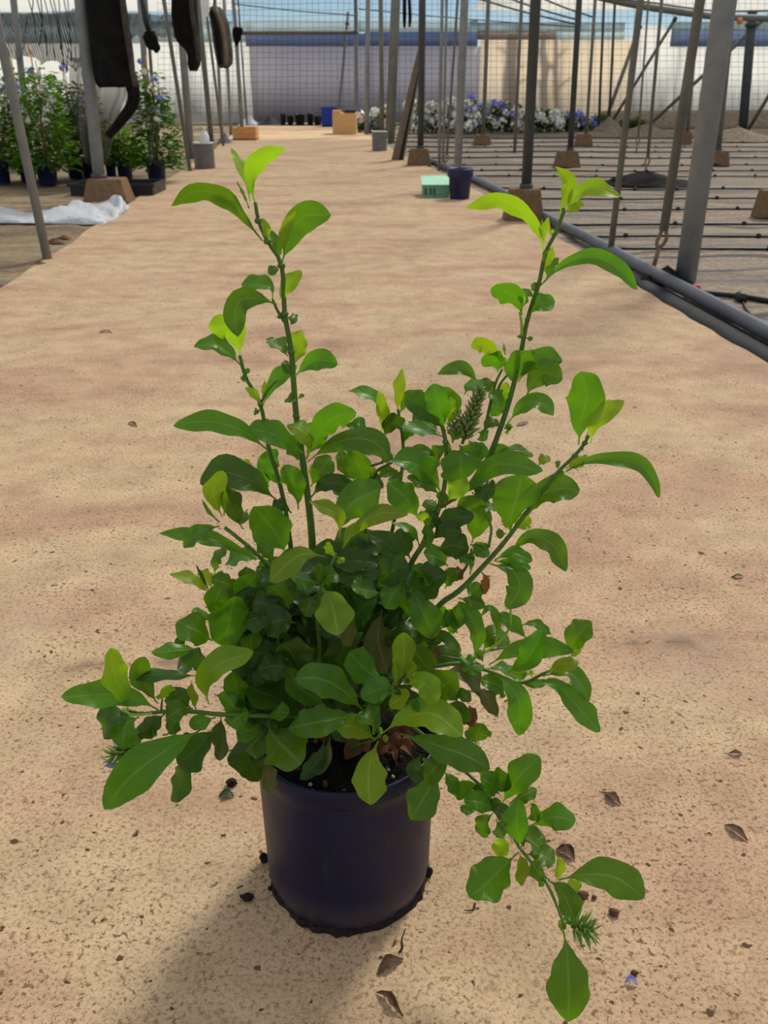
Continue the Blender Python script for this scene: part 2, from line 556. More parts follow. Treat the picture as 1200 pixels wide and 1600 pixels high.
def panel(x0, x1, yt, yb, mat, name='film_panel', Y=WY, th=0.012):
    a, b = at(x0, yt, Y), at(x1, yb, Y)
    zt, zb = a.z, max(0.0, b.z)
    xa, xb = at(x0, yb, Y).x, b.x
    mb = MB()
    n = max(2, int((xb - xa) / 0.25))
    for i in range(n + 1):
        x = xa + (xb - xa) * i / n
        d = 0.02 * math.sin(x * 5.1) + 0.015 * math.sin(x * 11.3)
        mb.v += [Vector((x, Y + d, zb)), Vector((x, Y + d, zt)), Vector((x, Y + d + th, zb)), Vector((x, Y + d + th, zt))]
    for i in range(n):
        k = i * 4
        mb.f += [(k, k + 4, k + 5, k + 1), (k + 2, k + 3, k + 7, k + 6), (k + 1, k + 5, k + 7, k + 3), (k, k + 2, k + 6, k + 4)]
    mb.f += [(0, 1, 3, 2), (n * 4, n * 4 + 2, n * 4 + 3, n * 4 + 1)]
    return mb.build(name, mat, wall, True)

for x0, x1, yt, yb, m in [
    (-320, -60, 68, 196, 'film_white'), (-60, 200, 68, 196, 'film_white'), (200, 300, 66, 196, 'film_white'), (300, 396, 66, 196, 'film_white'), (396, 575, 72, 196, 'film_shaded'),
    (575, 746, 72, 196, 'film_shaded'), (746, 868, 62, 196, 'film_cream'), (868, 975, 62, 196, 'film_cream'),
    (975, 1046, 40, 196, 'film_white'), (1046, 1200, 73, 196, 'film_white'), (1200, 1500, 73, 196, 'film_white'),
    (-320, 240, 20, 68, 'film_green'), (240, 384, 33, 66, 'film_green'), (384, 570, 52, 72, 'film_blue'), (570, 746, 50, 72, 'film_blue'), (746, 868, 48, 62, 'film_brown'), (868, 975, 50, 62, 'film_green'),
    (384, 560, 32, 52, 'film_green'), (560, 746, 32, 50, 'film_green'), (746, 975, 35, 50, 'film_green'),
    (1046, 1200, 46, 73, 'film_blue'), (1200, 1500, 46, 73, 'film_blue'), (1046, 1200, 34, 46, 'film_green')]:
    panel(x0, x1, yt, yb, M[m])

# trunks standing outside, seen dimly through the cream film
for x, w, lab in [(806, 20, 'brown tree trunk behind the cream film, leftmost of three'), (857, 11, 'brown tree trunk behind the cream film, middle of three'), (879, 8, 'slim tree trunk behind the cream film, rightmost of three')]:
    r = random.Random(x)
    Y = WY + 0.25
    pts = [at(x + r.uniform(-3, 3), py, Y) for py in (196, 160, 120, 90, 60, 38)]
    pts[0].z = 0
    s = pxsize(pts[2])
    mb = MB(); mb.tube(pts, [w * s * q for q in (.6, .5, .5, .45, .4, .35)], 8)
    tr = tag(empty('tree_trunk', pts[0], lab, 'tree', 'tree trunks behind the far film wall'))
    mb.build('trunk', M['dirt'], tr, True)
    for k in range(3):
        p = pts[2].lerp(pts[4], k / 2.5)
        q = p + Vector((r.choice((-1, 1)) * r.uniform(.3, .5), 0, r.uniform(.2, .4)))
        mb = MB(); mb.tube([p, p.lerp(q, .5) + Vector((0, 0, .05)), q], [.03, .02, .012], 6)
        mb.build('branch', M['dirt'], tr, True)

# film roof that can be seen over the far end
def roof_sheet(name, x0, x1, label):
    mb = MB()
    n = 8
    for i in range(n + 1):
        for j in range(5):
            X0, X1 = at(x0, 40, WY).x, at(x1, 40, WY).x
            x = X0 + (X1 - X0) * i / n
            y = WY + 0.3 - 5.5 * j / 4
            z = 2.55 + 1.1 * (j / 4) + 0.03 * math.sin(x * 3)
            mb.v.append(Vector((x, y, z)))
    for i in range(n):
        for j in range(4):
            mb.f.append((i * 5 + j, i * 5 + j + 1, (i + 1) * 5 + j + 1, (i + 1) * 5 + j))
    o = mb.build(name, M['film_white'], None, True)
    so = o.modifiers.new('thickness', 'SOLIDIFY'); so.thickness = 0.006
    return tag(o, label, None, None, 'structure')

roof_sheet('ceiling_right', 742, 1500, 'white film roof over the far right end')
roof_sheet('ceiling_left', -300, 372, 'white film roof over the far left end')

# the film roof overhead, stretched over shallow arches: lets part of the sun through and scatters the rest
M['film_roof'] = make_film_mat('milky roof film', lin(250, 249, 245), 0.88, 0.48, 0.1, (1, 1, 1), 0.3)
mb = MB()
nx, ny = 60, 10
for i in range(nx + 1):
    for j in range(ny + 1):
        x = -16 + 32 * i / nx
        y = -8 + 28 * j / ny
        mb.v.append(Vector((x, y, 3.25 + .55 * abs(math.sin(math.pi * (x + .3) / 6.4)))))
for i in range(nx):
    for j in range(ny):
        mb.f.append((i * (ny + 1) + j, i * (ny + 1) + j + 1, (i + 1) * (ny + 1) + j + 1, (i + 1) * (ny + 1) + j))
tag(mb.build('ceiling', M['film_roof'], None, True), 'milky plastic film roof of the greenhouse', None, None, 'structure')

# low earth bank with a plank edge at the foot of the far right wall
mb = MB()
a, b = ground(965, 205), ground(1500, 212)
mb.hexa([(a.x, 22.0, -.01), (b.x + 1, 22.0, -.01), (b.x + 1, 23.2, -.01), (a.x, 23.2, -.01), (a.x + .1, 22.3, .34), (b.x + 1, 22.3, .38), (b.x + 1, 23.1, .38), (a.x + .1, 23.1, .34)])
bevel(tag(mb.build('earth_bank', M['bank']), 'low earth bank below the white film wall', 'bank'), .08)

# ------------------------------------------------------------------ trellis net at the far end
def net(name, x0, x1, y0, y1, Y, step, label):
    mb = MB()
    r = random.Random(5)
    s = pxsize(at(600, 100, Y))
    rad = 0.23 * s
    x = x0
    while x <= x1:
        mb.tube([at(x + r.uniform(-1, 1), y0, Y), at(x + r.uniform(-1.5, 1.5), (y0 + y1) / 2, Y), at(x + r.uniform(-1, 1), y1, Y)], rad, 4, False)
        x += step
    y = y0
    while y <= y1:
        n = 8
        mb.tube([at(x0 + (x1 - x0) * i / n, y + 1.2 * math.sin(i * 1.7 + y), Y) for i in range(n + 1)], rad, 4, False)
        y += step * 0.98
    return tag(mb.build(name, M['steel_dark']), label, 'net')

net('trellis_net', 246, 556, -4, 182, 23.0, 9.7, 'black square trellis net across the doorway at the path end')
net('trellis_net', 562, 1230, -4, 178, 23.4, 10.2, 'black square trellis net hanging before the flower row on the right')

# ------------------------------------------------------------------ poles and struts
def pole(name, xt, xb, yb, w, mat, label, Y=None, zb=0.0, ztop=3.0, group='greenhouse poles', ytop=0):
    b = ground(xb, yb) if Y is None else at(xb, yb, Y)
    Y = b.y
    t = at(xt, ytop, Y)
    d = (t - b).normalized()
    L = (ztop - b.z) / d.z
    top = b + d * L
    s = pxsize(b)
    r = w * s / 2
    if Y is not None and b.z < 0.4:
        pass
    root = empty(name, b, label, 'pole', group)
    mb = MB(); mb.tube([b - d * 0.005, b.lerp(top, .5), top], r, 12)
    mb.build('shaft', mat, root, True)
    c = b + d * (ztop - 0.25 - b.z)
    mb = MB(); mb.tube([c, c + d * .05], r * 1.35, 12)
    mb.build('clamp', M['steel_dark'], root, True)
    return root

def block(x0, x1, yt, yb, label, ztop_frac=0.74):
    f = ground((x0 + x1) / 2, yb)
    s = pxsize(f)
    w = (x1 - x0) * s
    dep = w * 0.75
    # the top edge in the picture is the far rim of the top face
    h = at((x0 + x1) / 2, yt, f.y + dep * .5).z
    h = max(h, 0.08)
    x, y = f.x, f.y
    k = ztop_frac
    mb = MB()
    mb.hexa([(x - w / 2, y, -.01), (x + w / 2, y, -.01), (x + w / 2, y + dep, -.01), (x - w / 2, y + dep, -.01),
             (x - w * k / 2, y + dep * .12, h), (x + w * k / 2, y + dep * .12, h), (x + w * k / 2, y + dep * .88, h), (x - w * k / 2, y + dep * .88, h)])
    o = tag(mb.build('concrete_footing', M['block']), label, 'footing', 'concrete pole footings')
    bevel(o, .012)
    return Vector((x, y + dep / 2, h))

def pole_on(blk, name, xt, xb, yb, w, mat, label, **k):
    b = blk
    t = at(xt, 0, b.y)
    b2 = Vector((at(xb, yb, b.y).x, b.y, b.z))
    d = (t - b2).normalized()
    ztop = 3.0
    top = b2 + d * ((ztop - b2.z) / d.z)
    r = w * pxsize(b2) / 2
    root = empty(name, b2, label, 'pole', 'greenhouse poles')
    mb = MB(); mb.tube([b2 - d * 0.01, b2.lerp(top, .5), top], r, 12)
    mb.build('shaft', mat, root, True)
    mb = MB(); mb.tube([b2 - d * .008, b2 + d * .03], r * 1.3, 12)
    mb.build('collar', M['steel_dark'], root, True)
    return root

ST, SW, SD = M['steel'], M['steel_warm'], M['steel_dark']
# left of the path
pole('support_pole', -12, 74, 404, 14, ST, 'slanting grey strut planted at the path edge beside the white sheet')
bk = block(128, 200, 278, 318, 'brown footing behind the white plastic sheet on the left')
pole_on(bk, 'support_post', 126, 155, 278, 19, ST, 'thick grey post carrying the big black cloth bundle')
pole('support_pole', 21, 49, 258, 10, ST, 'grey post standing among the tall potted plants on the far left')
pole('support_pole', 219, 236, 248, 9, ST, 'grey post behind the rightmost tall potted plant')
pole('support_pole', 228, 246, 240, 5, SW, 'thin tan post just right of the post behind the potted plant')
pole('support_pole', 256, 297, 267, 6, SW, 'slanting thin strut ending left of the grey canister')
pole('support_pole', 279, 299, 246, 11, ST, 'grey post below the middle hanging cloth bundle')
pole('support_pole', 309, 331, 226, 8, SW, 'tan post rising behind the grey canister with the bottle')
pole('support_pole', 320, 349, 228, 4, SW, 'slanting thin strut just right of the grey canister')
pole('support_pole', 336, 347, 214, 5, ST, 'thin grey post below the striped cloth bundle, left one')
pole('support_pole', 350, 361, 210, 5, ST, 'thin grey post below the striped cloth bundle, right one')
# the doorway at the end of the path
pole('door_post', 365, 378, 198, 6, ST, 'grey left door post at the end of the path', group='doorway posts')
pole('door_post', 556, 557, 198, 6, ST, 'grey right door post behind the cardboard box', group='doorway posts')
pole('door_strut', 372, 386, 196, 2.5, SD, 'thin dark rod beside the left door post', group='doorway posts')
pole('door_strut', 546, 527, 196, 4, ST, 'leaning rod inside the doorway left of the cardboard box', group='doorway posts', ztop=2.4)
bY = ground(378, 198).y - 0.02
mb = MB(); mb.tube([at(366, 52, bY), at(470, 51.5, bY), at(560, 51, bY)], 2.6 * pxsize(at(470, 52, bY)), 8)
tag(mb.build('door_beam', M['board'], None, True), 'horizontal wooden bar across the top of the doorway', 'beam')
# right of the path
pole('support_pole', 575, 573, 210, 7, ST, 'grey post nearest the cardboard box, left of the grey bucket')
pole('support_pole', 595, 597, 210, 7, SW, 'tan post behind the grey bucket')
pole('support_pole', 613, 604, 216, 4, SW, 'thin pale rod between the bucket posts')
pole('support_pole', 620, 611, 224, 11, SW, 'broad tan post just left of the leaning boards')
bk = block(636, 674, 232, 259, 'brown footing right of the leaning boards')
pole_on(bk, 'support_post', 660, 657, 233, 10, SD, 'dark post the leaning boards rest against')
pole('support_pole', 691, 686, 266, 5, ST, 'thin grey rod left of the navy pot')
pole('support_pole', 698, 692, 262, 4, ST, 'thin rod second left of the post behind the navy pot')
pole('support_post', 726, 714, 290, 12, ST, 'grey post rising right behind the navy pot')
bk = block(740, 768, 210, 226, 'small brown footing before the white flowers, leftmost')
pole_on(bk, 'support_post', 763, 755, 210, 6, SW, 'thin post on the leftmost small footing before the white flowers')
pole('support_pole', 815, 804, 238, 5, SW, 'thin tan rod left of the dark thick post')
bk = block(789, 851, 294, 346, 'large brown footing beside the right path edge')
pole_on(bk, 'support_post', 837, 822, 298, 16, SD, 'dark thick post on the large footing beside the path')
bk = block(868, 908, 235, 261, 'brown footing in the mat right of the dark thick post')
pole_on(bk, 'support_post', 905, 891, 236, 9, SD, 'dark post on the middle footing in the right bed')
bk = block(900, 927, 209, 227, 'small brown footing far back by the blue flowers')
pole_on(bk, 'support_post', 930, 916, 210, 5, SW, 'thin post on the small footing by the blue flowers')
pole('support_pole', 944, 935, 206, 4, SD, 'thin dark rod right of the blue flowers, left one')
pole('support_pole', 961, 951, 204, 4, SD, 'thin black rod right of the blue flowers, right one')
pole('support_pole', 1001, 953, 400, 10, SW, 'slim grey strut crossing the mat left of the hooked strut')
bk = block(1063, 1082, 206, 226, 'small brown footing between the hooked strut and the thick post')
pole_on(bk, 'support_post', 1092, 1074, 206, 6, SW, 'thin post on the footing seen left of the thick near post')
bk = block(1112, 1141, 235, 259, 'brown footing right of the thick near post')
pole_on(bk, 'support_post', 1146, 1122, 236, 9, SW, 'tan post just right of the thick near post')
pole('support_post', 1133, 1071, 436, 33, ST, 'thickest grey post, near, with black plastic at its foot')
pole('corner_post', 1177, 1160, 208, 14, SD, 'dark bent corner post before the white film wall', ztop=2.15)
block(1184, 1230, 296, 340, 'brown footing cut by the right picture edge')

# braces: slanting tubes of the far right frame
def brace(x0, y0, x1, y1, Y0, Y1, w, mat, label):
    a, b = at(x0, y0, Y0), at(x1, y1, Y1)
    r = w * pxsize(a) / 2
    root = empty('brace', b, label, 'brace', 'slanting braces of the right frame')
    mb = MB(); mb.tube([a, a.lerp(b, .5), b], r, 8); mb.build('tube', mat, root, True)
    d = (b - a).normalized()
    mb = MB(); mb.tube([a, a + d * .06], r * 1.4, 8); mb.build('end_clamp', SD, root, True)

brace(1000, 40, 942, 200, 22.4, 22.0, 6, SW, 'slanting brace against the brightest white film')
brace(1056, 28, 955, 192, 20.0, 21.8, 5, SW, 'long slanting brace crossing the slim grey strut')
brace(1222, 4, 1014, 196, 19.8, 21.0, 6, SW, 'long slanting brace passing behind the thick near post')
brace(1225, 110, 1166, 208, 19.0, 20.0, 6, SW, 'short slanting brace at the right picture edge')

# beam along the top right with its hanging wire
mb = MB()
pts = [at(900, -14, 16.0), at(985, 6, 16.6), at(1060, 18, 17.2), at(1120, 26, 17.8), at(1172, 28, 18.2), at(1260, 30, 18.6)]
mb.tube(catmull(pts, 16), 0.055, 10)
tag(mb.build('roof_beam', SW, None, True), 'grey tube beam running along the top right corner', 'beam')
mb = MB()
mb.tube(catmull([at(760, -20, 15.5), at(1000, 2, 15.5), at(1120, 17, 15.5), at(1290, 15, 15.5)], 14), 0.012, 6)
tag(mb.build('roof_wire', SD, None, True), 'dark wire above the top right beam', 'wire')
mb = MB(); mb.blob(at(1156, 33, 17.9), .055, 3, 8, 5, .2)
tag(mb.build('orange_cap', M['orange'], None, True), 'small orange cap on the top right beam', 'cap')
for i, (x0, y0, x1, y1, lab) in enumerate([
    (560, 14, 900, 42, 'dark wire crossing the top behind the middle posts'),
    (740, -4, 900, 38, 'roof wire above the cream film, lowest of the three'), (780, -8, 905, 32, 'roof wire above the cream film, middle of the three'), (830, -10, 930, 28, 'roof wire above the cream film, highest of the three'),
    (364, 6, 560, 24, 'roof wire in the blue sky above the doorway')]):
    mb = MB(); mb.tube(catmull([at(x0, y0, 21.0), at((x0 + x1) / 2, (y0 + y1) / 2 + 2, 21.0), at(x1, y1, 21.0)], 10), 0.010 if i in (0, 4) else .016, 6)
    tag(mb.build('roof_wire', SD, None, True), lab, 'wire', 'roof wires')

# hooked anchor rods
def anchor(xt, yt, xh, yh, xb, yb, w, rw, label):
    b = ground(xb, yb)
    Y = b.y
    h = at(xh, yh, Y)
    t = at(xt, yt, Y)
    d = (t - h).normalized()
    top = h + d * ((3.0 - h.z) / d.z)
    s = pxsize(b)
    root = empty('anchor_strut', b, label, 'strut', 'hooked anchor struts')
    mb = MB(); mb.tube([h + d * .02, h.lerp(top, .5), top], w * s / 2, 10); mb.build('shaft', SW, root, True)
    hx = Vector((1, 0, 0))
    l = (h - b).length * .42
    lo = h.lerp(b, .42)
    mb = MB()
    mb.tube(catmull([lo, lo.lerp(h, .4) - hx * l * .26, h - hx * l * .24 - d * .01, h + d * .035, h + hx * l * .28 - d * .01, lo.lerp(h, .4) + hx * l * .26, lo + Vector((0, .004, 0))], 22), rw * s / 2, 8)
    mb.build('hook', M['rust'], root, True)
    mb = MB(); mb.tube([lo + (h - lo) * .05, b - Vector((0, 0, .01))], rw * s * .6, 8); mb.build('anchor_rod', M['rust'], root, True)

anchor(1094, 0, 1036, 366, 1020, 420, 14, 6, 'grey strut with a loop hook just left of the thick near post')
anchor(1034, 0, 1012, 248, 1007, 276, 5, 3, 'thin dark strut hooked to the lifted black mat')
anchor(715, 0, 698, 244, 693, 268, 4, 2.5, 'thin dark strut with a small hook left behind the navy pot')
anchor(1012, 18, 997, 216, 994, 238, 3, 2, 'thin rod with a hook far back in the right bed')

# ------------------------------------------------------------------ irrigation
def ridge_label(i, n):
    words = ['farthest', 'second farthest', 'third farthest', 'fourth farthest', 'fifth farthest', 'sixth farthest', 'seventh farthest', 'seventh nearest', 'sixth nearest', 'fifth nearest', 'fourth nearest', 'third nearest', 'second nearest', 'nearest']
    return 'thin black drip hose across the right bed, %s of the long ones' % words[i]

emit_mesh = None
rows = [216, 223, 230, 238, 247, 259, 268, 277, 296, 312, 329, 352, 372, 391]
for i, py in enumerate(rows):
    r = random.Random(100 + i)
    y = ground(900, py).y
    xs = edge(RIGHT_EDGE, y) + 0.12
    x1 = 9.0
    pts = []
    n = 16
    for k in range(n + 1):
        x = xs + (x1 - xs) * k / n
        pts.append(Vector((x, y + 0.014 * y * math.sin(k * 1.3 + i) * r.uniform(.2, .8) + (.02 * r.random() - 0.012) * (x - xs) * 0 - .008 * (i % 3) * (x - xs), .006 + .004 * r.random())))
    root = empty('drip_hose', pts[0], ridge_label(i, len(rows)), 'hose', 'drip hoses across the right bed')
    pp = catmull(pts, 48)
    mb = MB(); mb.tube(pp, 0.008 if py > 250 else 0.010, 6); mb.build('tubing', M['hose'], root, True)
    k = 0.25 + r.random() * .3
    x = xs + k
    while x < min(x1, 0.45 * y + .6):
        j = min(range(len(pp)), key=lambda q: abs(pp[q].x - x))
        c = pp[j].copy(); c.x = x
        if emit_mesh is None:
            mb = MB(); mb.lathe((0, 0, 0), [(0, -.012), (.016, -.012), (.018, 0), (.013, .012), (.006, .016), (0, .018)], 8)
            e = mb.build('emitter', M['hose'], root, True); emit_mesh = e.data
            emit_o0 = ORI[root.name]
            for v in emit_mesh.vertices:
                v.co = v.co + emit_o0
        else:
            e = bpy.data.objects.new('emitter', emit_mesh); C.objects.link(e); e.parent = root
        e.location = c + Vector((0, 0, .004)) - ORI[root.name]
        x += 0.42 + r.uniform(-.05, .05)

# grey pipe along the right path edge and a loose fabric strip under it
pts = [ground(px, py) for px, py in [(1330, 612), (1200, 540), (1110, 490), (1000, 430), (920, 385), (850, 348), (790, 312), (745, 288), (700, 268), (640, 242)]]
pts = [p + Vector((0.03, 0, .028)) for p in pts]
mb = MB(); mb.tube(catmull(pts, 40), 0.03, 12)
tag(mb.build('irrigation_pipe', M['pipe'], None, True), 'grey irrigation pipe lying along the right edge of the path', 'pipe')
mb = MB()
sp = catmull([ground(px, py) for px, py in [(1330, 625), (1200, 552), (1110, 500), (1040, 462), (985, 432)]], 20)
for i, p in enumerate(sp):
    w = 0.02 + 0.035 * math.sin(math.pi * (1 - i / 20)) + .006 * math.sin(i * 1.9)
    mb.v += [p + Vector((-w - .01, -.01, .003)), p + Vector((-.0, 0, .004 + .0015 * math.sin(i * 2.2))), p + Vector((.05, .02, .004))]
for i in range(len(sp) - 1):
    for k in range(2):
        a = i * 3 + k
        mb.f.append((a, a + 1, a + 4, a + 3))
o = mb.build('fabric_strip', M['strip'], None, True)
so = o.modifiers.new('thickness', 'SOLIDIFY'); so.thickness = .002
tag(o, 'loose dark fabric strip tucked under the grey pipe at the path edge', 'fabric')

# near thick hoses
for pts_, rad, lab in [
    ([(1068, 459), (1110, 463), (1160, 468), (1210, 476), (1280, 486)], .0125, 'thick black hose leaving the foot of the thick near post'),
    ([(1174, 522), (1200, 517), (1260, 510)], .012, 'short thick black hose at the right picture edge'),
    ([(1160, 473), (1168, 488), (1185, 503), (1210, 512)], .005, 'thin black feeder tube looping off the thick hose')]:
    mb = MB(); mb.tube(catmull([ground(*q) + Vector((0, 0, rad)) for q in pts_], 20), rad, 8)
    o = mb.build('feeder_hose', M['hose'], None, True)
    tag(o, lab, 'hose', 'feeder hoses by the path')
mb = MB(); c = ground(1157, 471); mb.tube([c + Vector((0, -.03, .018)), c + Vector((0, .03, .018))], .022, 8)
tag(mb.build('hose_clip', M['black_plastic'], None, True), 'black clip on the thick hose near the red tag', 'clip')

def heap(name, c, rx, ry, h, mat, label, cat, seed, n=14, m=6):
    r = random.Random(seed)
    mb = MB()
    rings = []
    for j in range(m + 1):
        t = j / m
        ring = []
        for k in range(n):
            a = 2 * math.pi * k / n
            q = (1 - t) * (1 + .18 * math.sin(k * 2.3 + seed) + r.uniform(-.14, .14))
            z = h * (t ** 1.3) + r.uniform(-.1, .1) * h * (0 if j in (0,) else .6)
            ring.append(len(mb.v)); mb.v.append(Vector((c.x + rx * q * math.cos(a), c.y + ry * q * math.sin(a), max(-.006, z - .006))))
        rings.append(ring)
    for A, B in zip(rings, rings[1:]):
        for k in range(n):
            mb.f.append((A[k], A[(k + 1) % n], B[(k + 1) % n], B[k]))
    mb.f.append(tuple(rings[-1]))
    return tag(mb.build(name, mat, None, True), label, cat)

heap('plastic_heap', ground(1046, 440) + Vector((-.01, .03, 0)), .15, .11, .075, M['black_cloth'], 'crumpled black plastic around the foot of the thick near post', 'plastic', 11)
heap('lifted_mat', ground(1008, 287), .55, .35, .13, M['black_cloth'], 'black mat lifted into a low tent by a hooked strut', 'mat', 12)
heap('soil_mound', ground(1008, 212), .75, .5, .22, M['bank'], 'low grey soil mound in the far right bed, left one', 'mound', 13)
heap('soil_mound', ground(1150, 220), .85, .5, .24, M['bank'], 'low soil mound below the dark corner post', 'mound', 14)
heap('soil_mound', ground(950, 206), .4, .4, .3, M['bank'], 'small soil mound at the foot of the slanting brace', 'mound', 15)
mb = MB(); c = ground(1089, 458); mb.blob(c + Vector((0, 0, .018)), (.018, .012, .02), 5, 7, 4, .3)
tag(mb.build('red_tag', M['red'], None, True), 'crumpled red tag at the foot of the thick near post', 'tag')

# ------------------------------------------------------------------ things along the path
def pot_mesh(c, rb, rt, h, rim=.012):
    return [(0, 0), (rb * .96, 0), (rb, .006), (rb + (rt - rb) * .80, h * .86), (rt + rim * .5, h * .87), (rt + rim * .6, h), (rt - .004, h), (rt - .006, h * .9), (rb * .9, .02), (0, .02)]

def small_pot(px0, px1, py, label, top_ratio=1.0, h=.2, mat='navy'):
    b = ground((px0 + px1) / 2, py)
    w = (px1 - px0) * pxsize(b)
    c = b + Vector((0, w * .42, 0))
    return c, w

# the navy pot and the mint box at the right path edge
b = ground(719, 312); w = 36 * pxsize(b); c = b + Vector((0, w * .4, 0))
pt = empty('plant_pot', c, 'empty navy plastic pot beside the mint green box', 'pot')
mb = MB(); mb.lathe(c, [(0, 0), (w * .42, 0), (w * .43, .005), (w * .49, .17), (w * .52, .175), (w * .54, .235), (w * .51, .235), (w * .48, .17), (w * .41, .02), (0, .02)], 28)
mb.build('body', M['navy'], pt, True)
mb = MB(); mb.lathe(c, [(w * .545, .172), (w * .56, .178), (w * .57, .235), (w * .55, .24), (w * .53, .236), (w * .53, .178), (w * .545, .172)], 28)
mb.build('rim', M['navy'], pt, True)

f0, f1 = ground(661, 309), ground(702, 309)
bx = empty('open_carton', (f0 + f1) / 2, 'mint green carton with its lid folded open', 'box')
dep = .30; hh = at(661, 290, f0.y).z
mb = MB(); mb.box(f0.x, f1.x, f0.y, f0.y + dep, 0, hh); mb.build('body', M['mint_dark'], bx)
mb = MB(); mb.hexa([(f0.x, f0.y + .01, hh), (f1.x, f0.y + .01, hh), (f1.x, f0.y + dep, hh), (f0.x, f0.y + dep, hh),
                    (f0.x - .01, f0.y - .0, hh + .006), (f1.x + .01, f0.y, hh + .006), (f1.x + .01, f0.y + dep + .04, hh + .05), (f0.x - .01, f0.y + dep + .04, hh + .05)])
mb.build('lid', M['mint'], bx)
for k, xx in enumerate((.012, .055, .085)):
    mb = MB(); mb.box(f0.x + xx, f0.x + xx + .018, f0.y - .002, f0.y, hh * .25, hh * .8); mb.build('print', M['steel_dark'], bx)

def ribbed_can(px0, px1, py, pt, label, name, mat, ribs=9):
    b = ground((px0 + px1) / 2, py); w = (px1 - px0) * pxsize(b) / 2
    c = b + Vector((0, w, 0)); h = at((px0 + px1) / 2, pt, c.y).z
    root = empty(name, c, label, 'canister')
    prof = [(0, 0), (w * .94, 0)]
    for k in range(ribs):
        z0 = h * (k + .15) / ribs; z1 = h * (k + .85) / ribs
        prof += [(w * .95, z0), (w, z0 + .006), (w, z1 - .006), (w * .95, z1)]
    prof += [(w * .9, h * .99), (w * .88, h), (0, h)]
    mb = MB(); mb.lathe(c, prof, 24); mb.build('body', mat, root, True)
    mb = MB(); mb.lathe(c, [(w * .86, h), (w * .98, h), (w * .98, h + .012), (w * .86, h + .012), (w * .86, h)], 24); mb.build('rim', M['white_pl'], root, True)
    return c, w, h

c, w, h = ribbed_can(301, 334, 264, 224, 'grey ribbed canister at the left path edge with a bottle on top', 'ribbed_canister', M['grey_can'])
bt = empty('plastic_bottle', c + Vector((0, 0, h)), 'small clear plastic bottle on the left grey canister', 'bottle')
mb = MB(); mb.lathe(c + Vector((.02, 0, h)), [(0, 0), (.05, 0), (.055, .02), (.052, .08), (.03, .11), (.014, .13), (.014, .15), (0, .15)], 16); mb.build('body', M['white_pl'], bt, True)
mb = MB(); mb.lathe(c + Vector((.02, 0, h + .145)), [(0, 0), (.018, 0), (.018, .025), (0, .025)], 12); mb.build('cap', M['white_pl'], bt, True)
ribbed_can(581, 605, 236, 206, 'grey ribbed bucket at the right path edge left of the boards', 'ribbed_bucket', M['grey_can'])

# wooden crate on the left
f0, f1 = ground(364, 219), ground(400, 219)
cr = empty('wooden_crate', (f0 + f1) / 2, 'low pale wooden crate at the far left path edge', 'crate')
hh = at(380, 199, f0.y).z; dep = .4
for k in range(2):
    z0, z1 = hh * (.02 + .5 * k), hh * (.48 + .5 * k)
    mb = MB(); mb.box(f0.x, f1.x, f0.y, f0.y + .02, z0, z1); mb.build('slat', M['wood'], cr)
    mb = MB(); mb.box(f0.x, f1.x, f0.y + dep, f0.y + dep + .02, z0, z1); mb.build('slat', M['wood'], cr)
    mb = MB(); mb.box(f1.x - .02, f1.x, f0.y + .02, f0.y + dep, z0, z1); mb.build('slat', M['wood'], cr)
    mb = MB(); mb.box(f0.x, f0.x + .02, f0.y + .02, f0.y + dep, z0, z1); mb.build('slat', M['wood'], cr)
mb = MB(); mb.box(f0.x, f1.x, f0.y, f0.y + dep, 0, .02); mb.build('bottom', M['wood'], cr)
# cardboard box with dark things on top
f0, f1 = ground(520, 210), ground(557, 210)
hh = at(540, 177, f0.y).z
cb = empty('cardboard_box', (f0 + f1) / 2, 'tall cardboard box at the right of the path end', 'box')
mb = MB(); mb.box(f0.x, f1.x, f0.y, f0.y + .45, 0, hh); mb.build('body', M['card'], cb)
mb = MB(); mb.box(f0.x, f0.x + .16, f0.y + .05, f0.y + .3, hh, hh + .05); mb.build('flap', M['card'], cb)
mb = MB(); mb.box(f0.x + .23, f1.x - .02, f0.y + .08, f0.y + .36, hh, hh + .06)
bevel(tag(mb.build('black_tray', M['black_plastic']), 'black tray lying on the tall cardboard box', 'tray'), .01)
# blue crates
def crate(x0, x1, yt, yb, label, Y=None, lift=0):
    f = ground((x0 + x1) / 2, yb) if Y is None else at((x0 + x1) / 2, yb, Y)
    z0 = max(0, f.z)
    s = pxsize(f); w = (x1 - x0) * s; h = at(x0, yt, f.y).z - z0
    root = empty('blue_crate', (f.x, f.y, z0), label, 'crate', 'blue plastic crates')
    mb = MB(); x = f.x - w / 2
    mb.box(x, x + w, f.y, f.y + .02, z0, z0 + h); mb.box(x, x + w, f.y + .3, f.y + .32, z0, z0 + h)
    mb.box(x, x + .02, f.y + .02, f.y + .3, z0, z0 + h); mb.box(x + w - .02, x + w, f.y + .02, f.y + .3, z0, z0 + h)
    mb.box(x, x + w, f.y, f.y + .32, z0, z0 + .02)
    mb.build('body', M['blue'], root)
    mb = MB(); mb.box(x - .012, x + w + .012, f.y - .012, f.y, z0 + h - .05, z0 + h + .004); mb.build('rim', M['blue'], root)
crate(503, 526, 168, 198, 'blue plastic crate just left of the tall cardboard box')
crate(558, 571, 172, 203, 'blue plastic crate right behind the tall cardboard box')

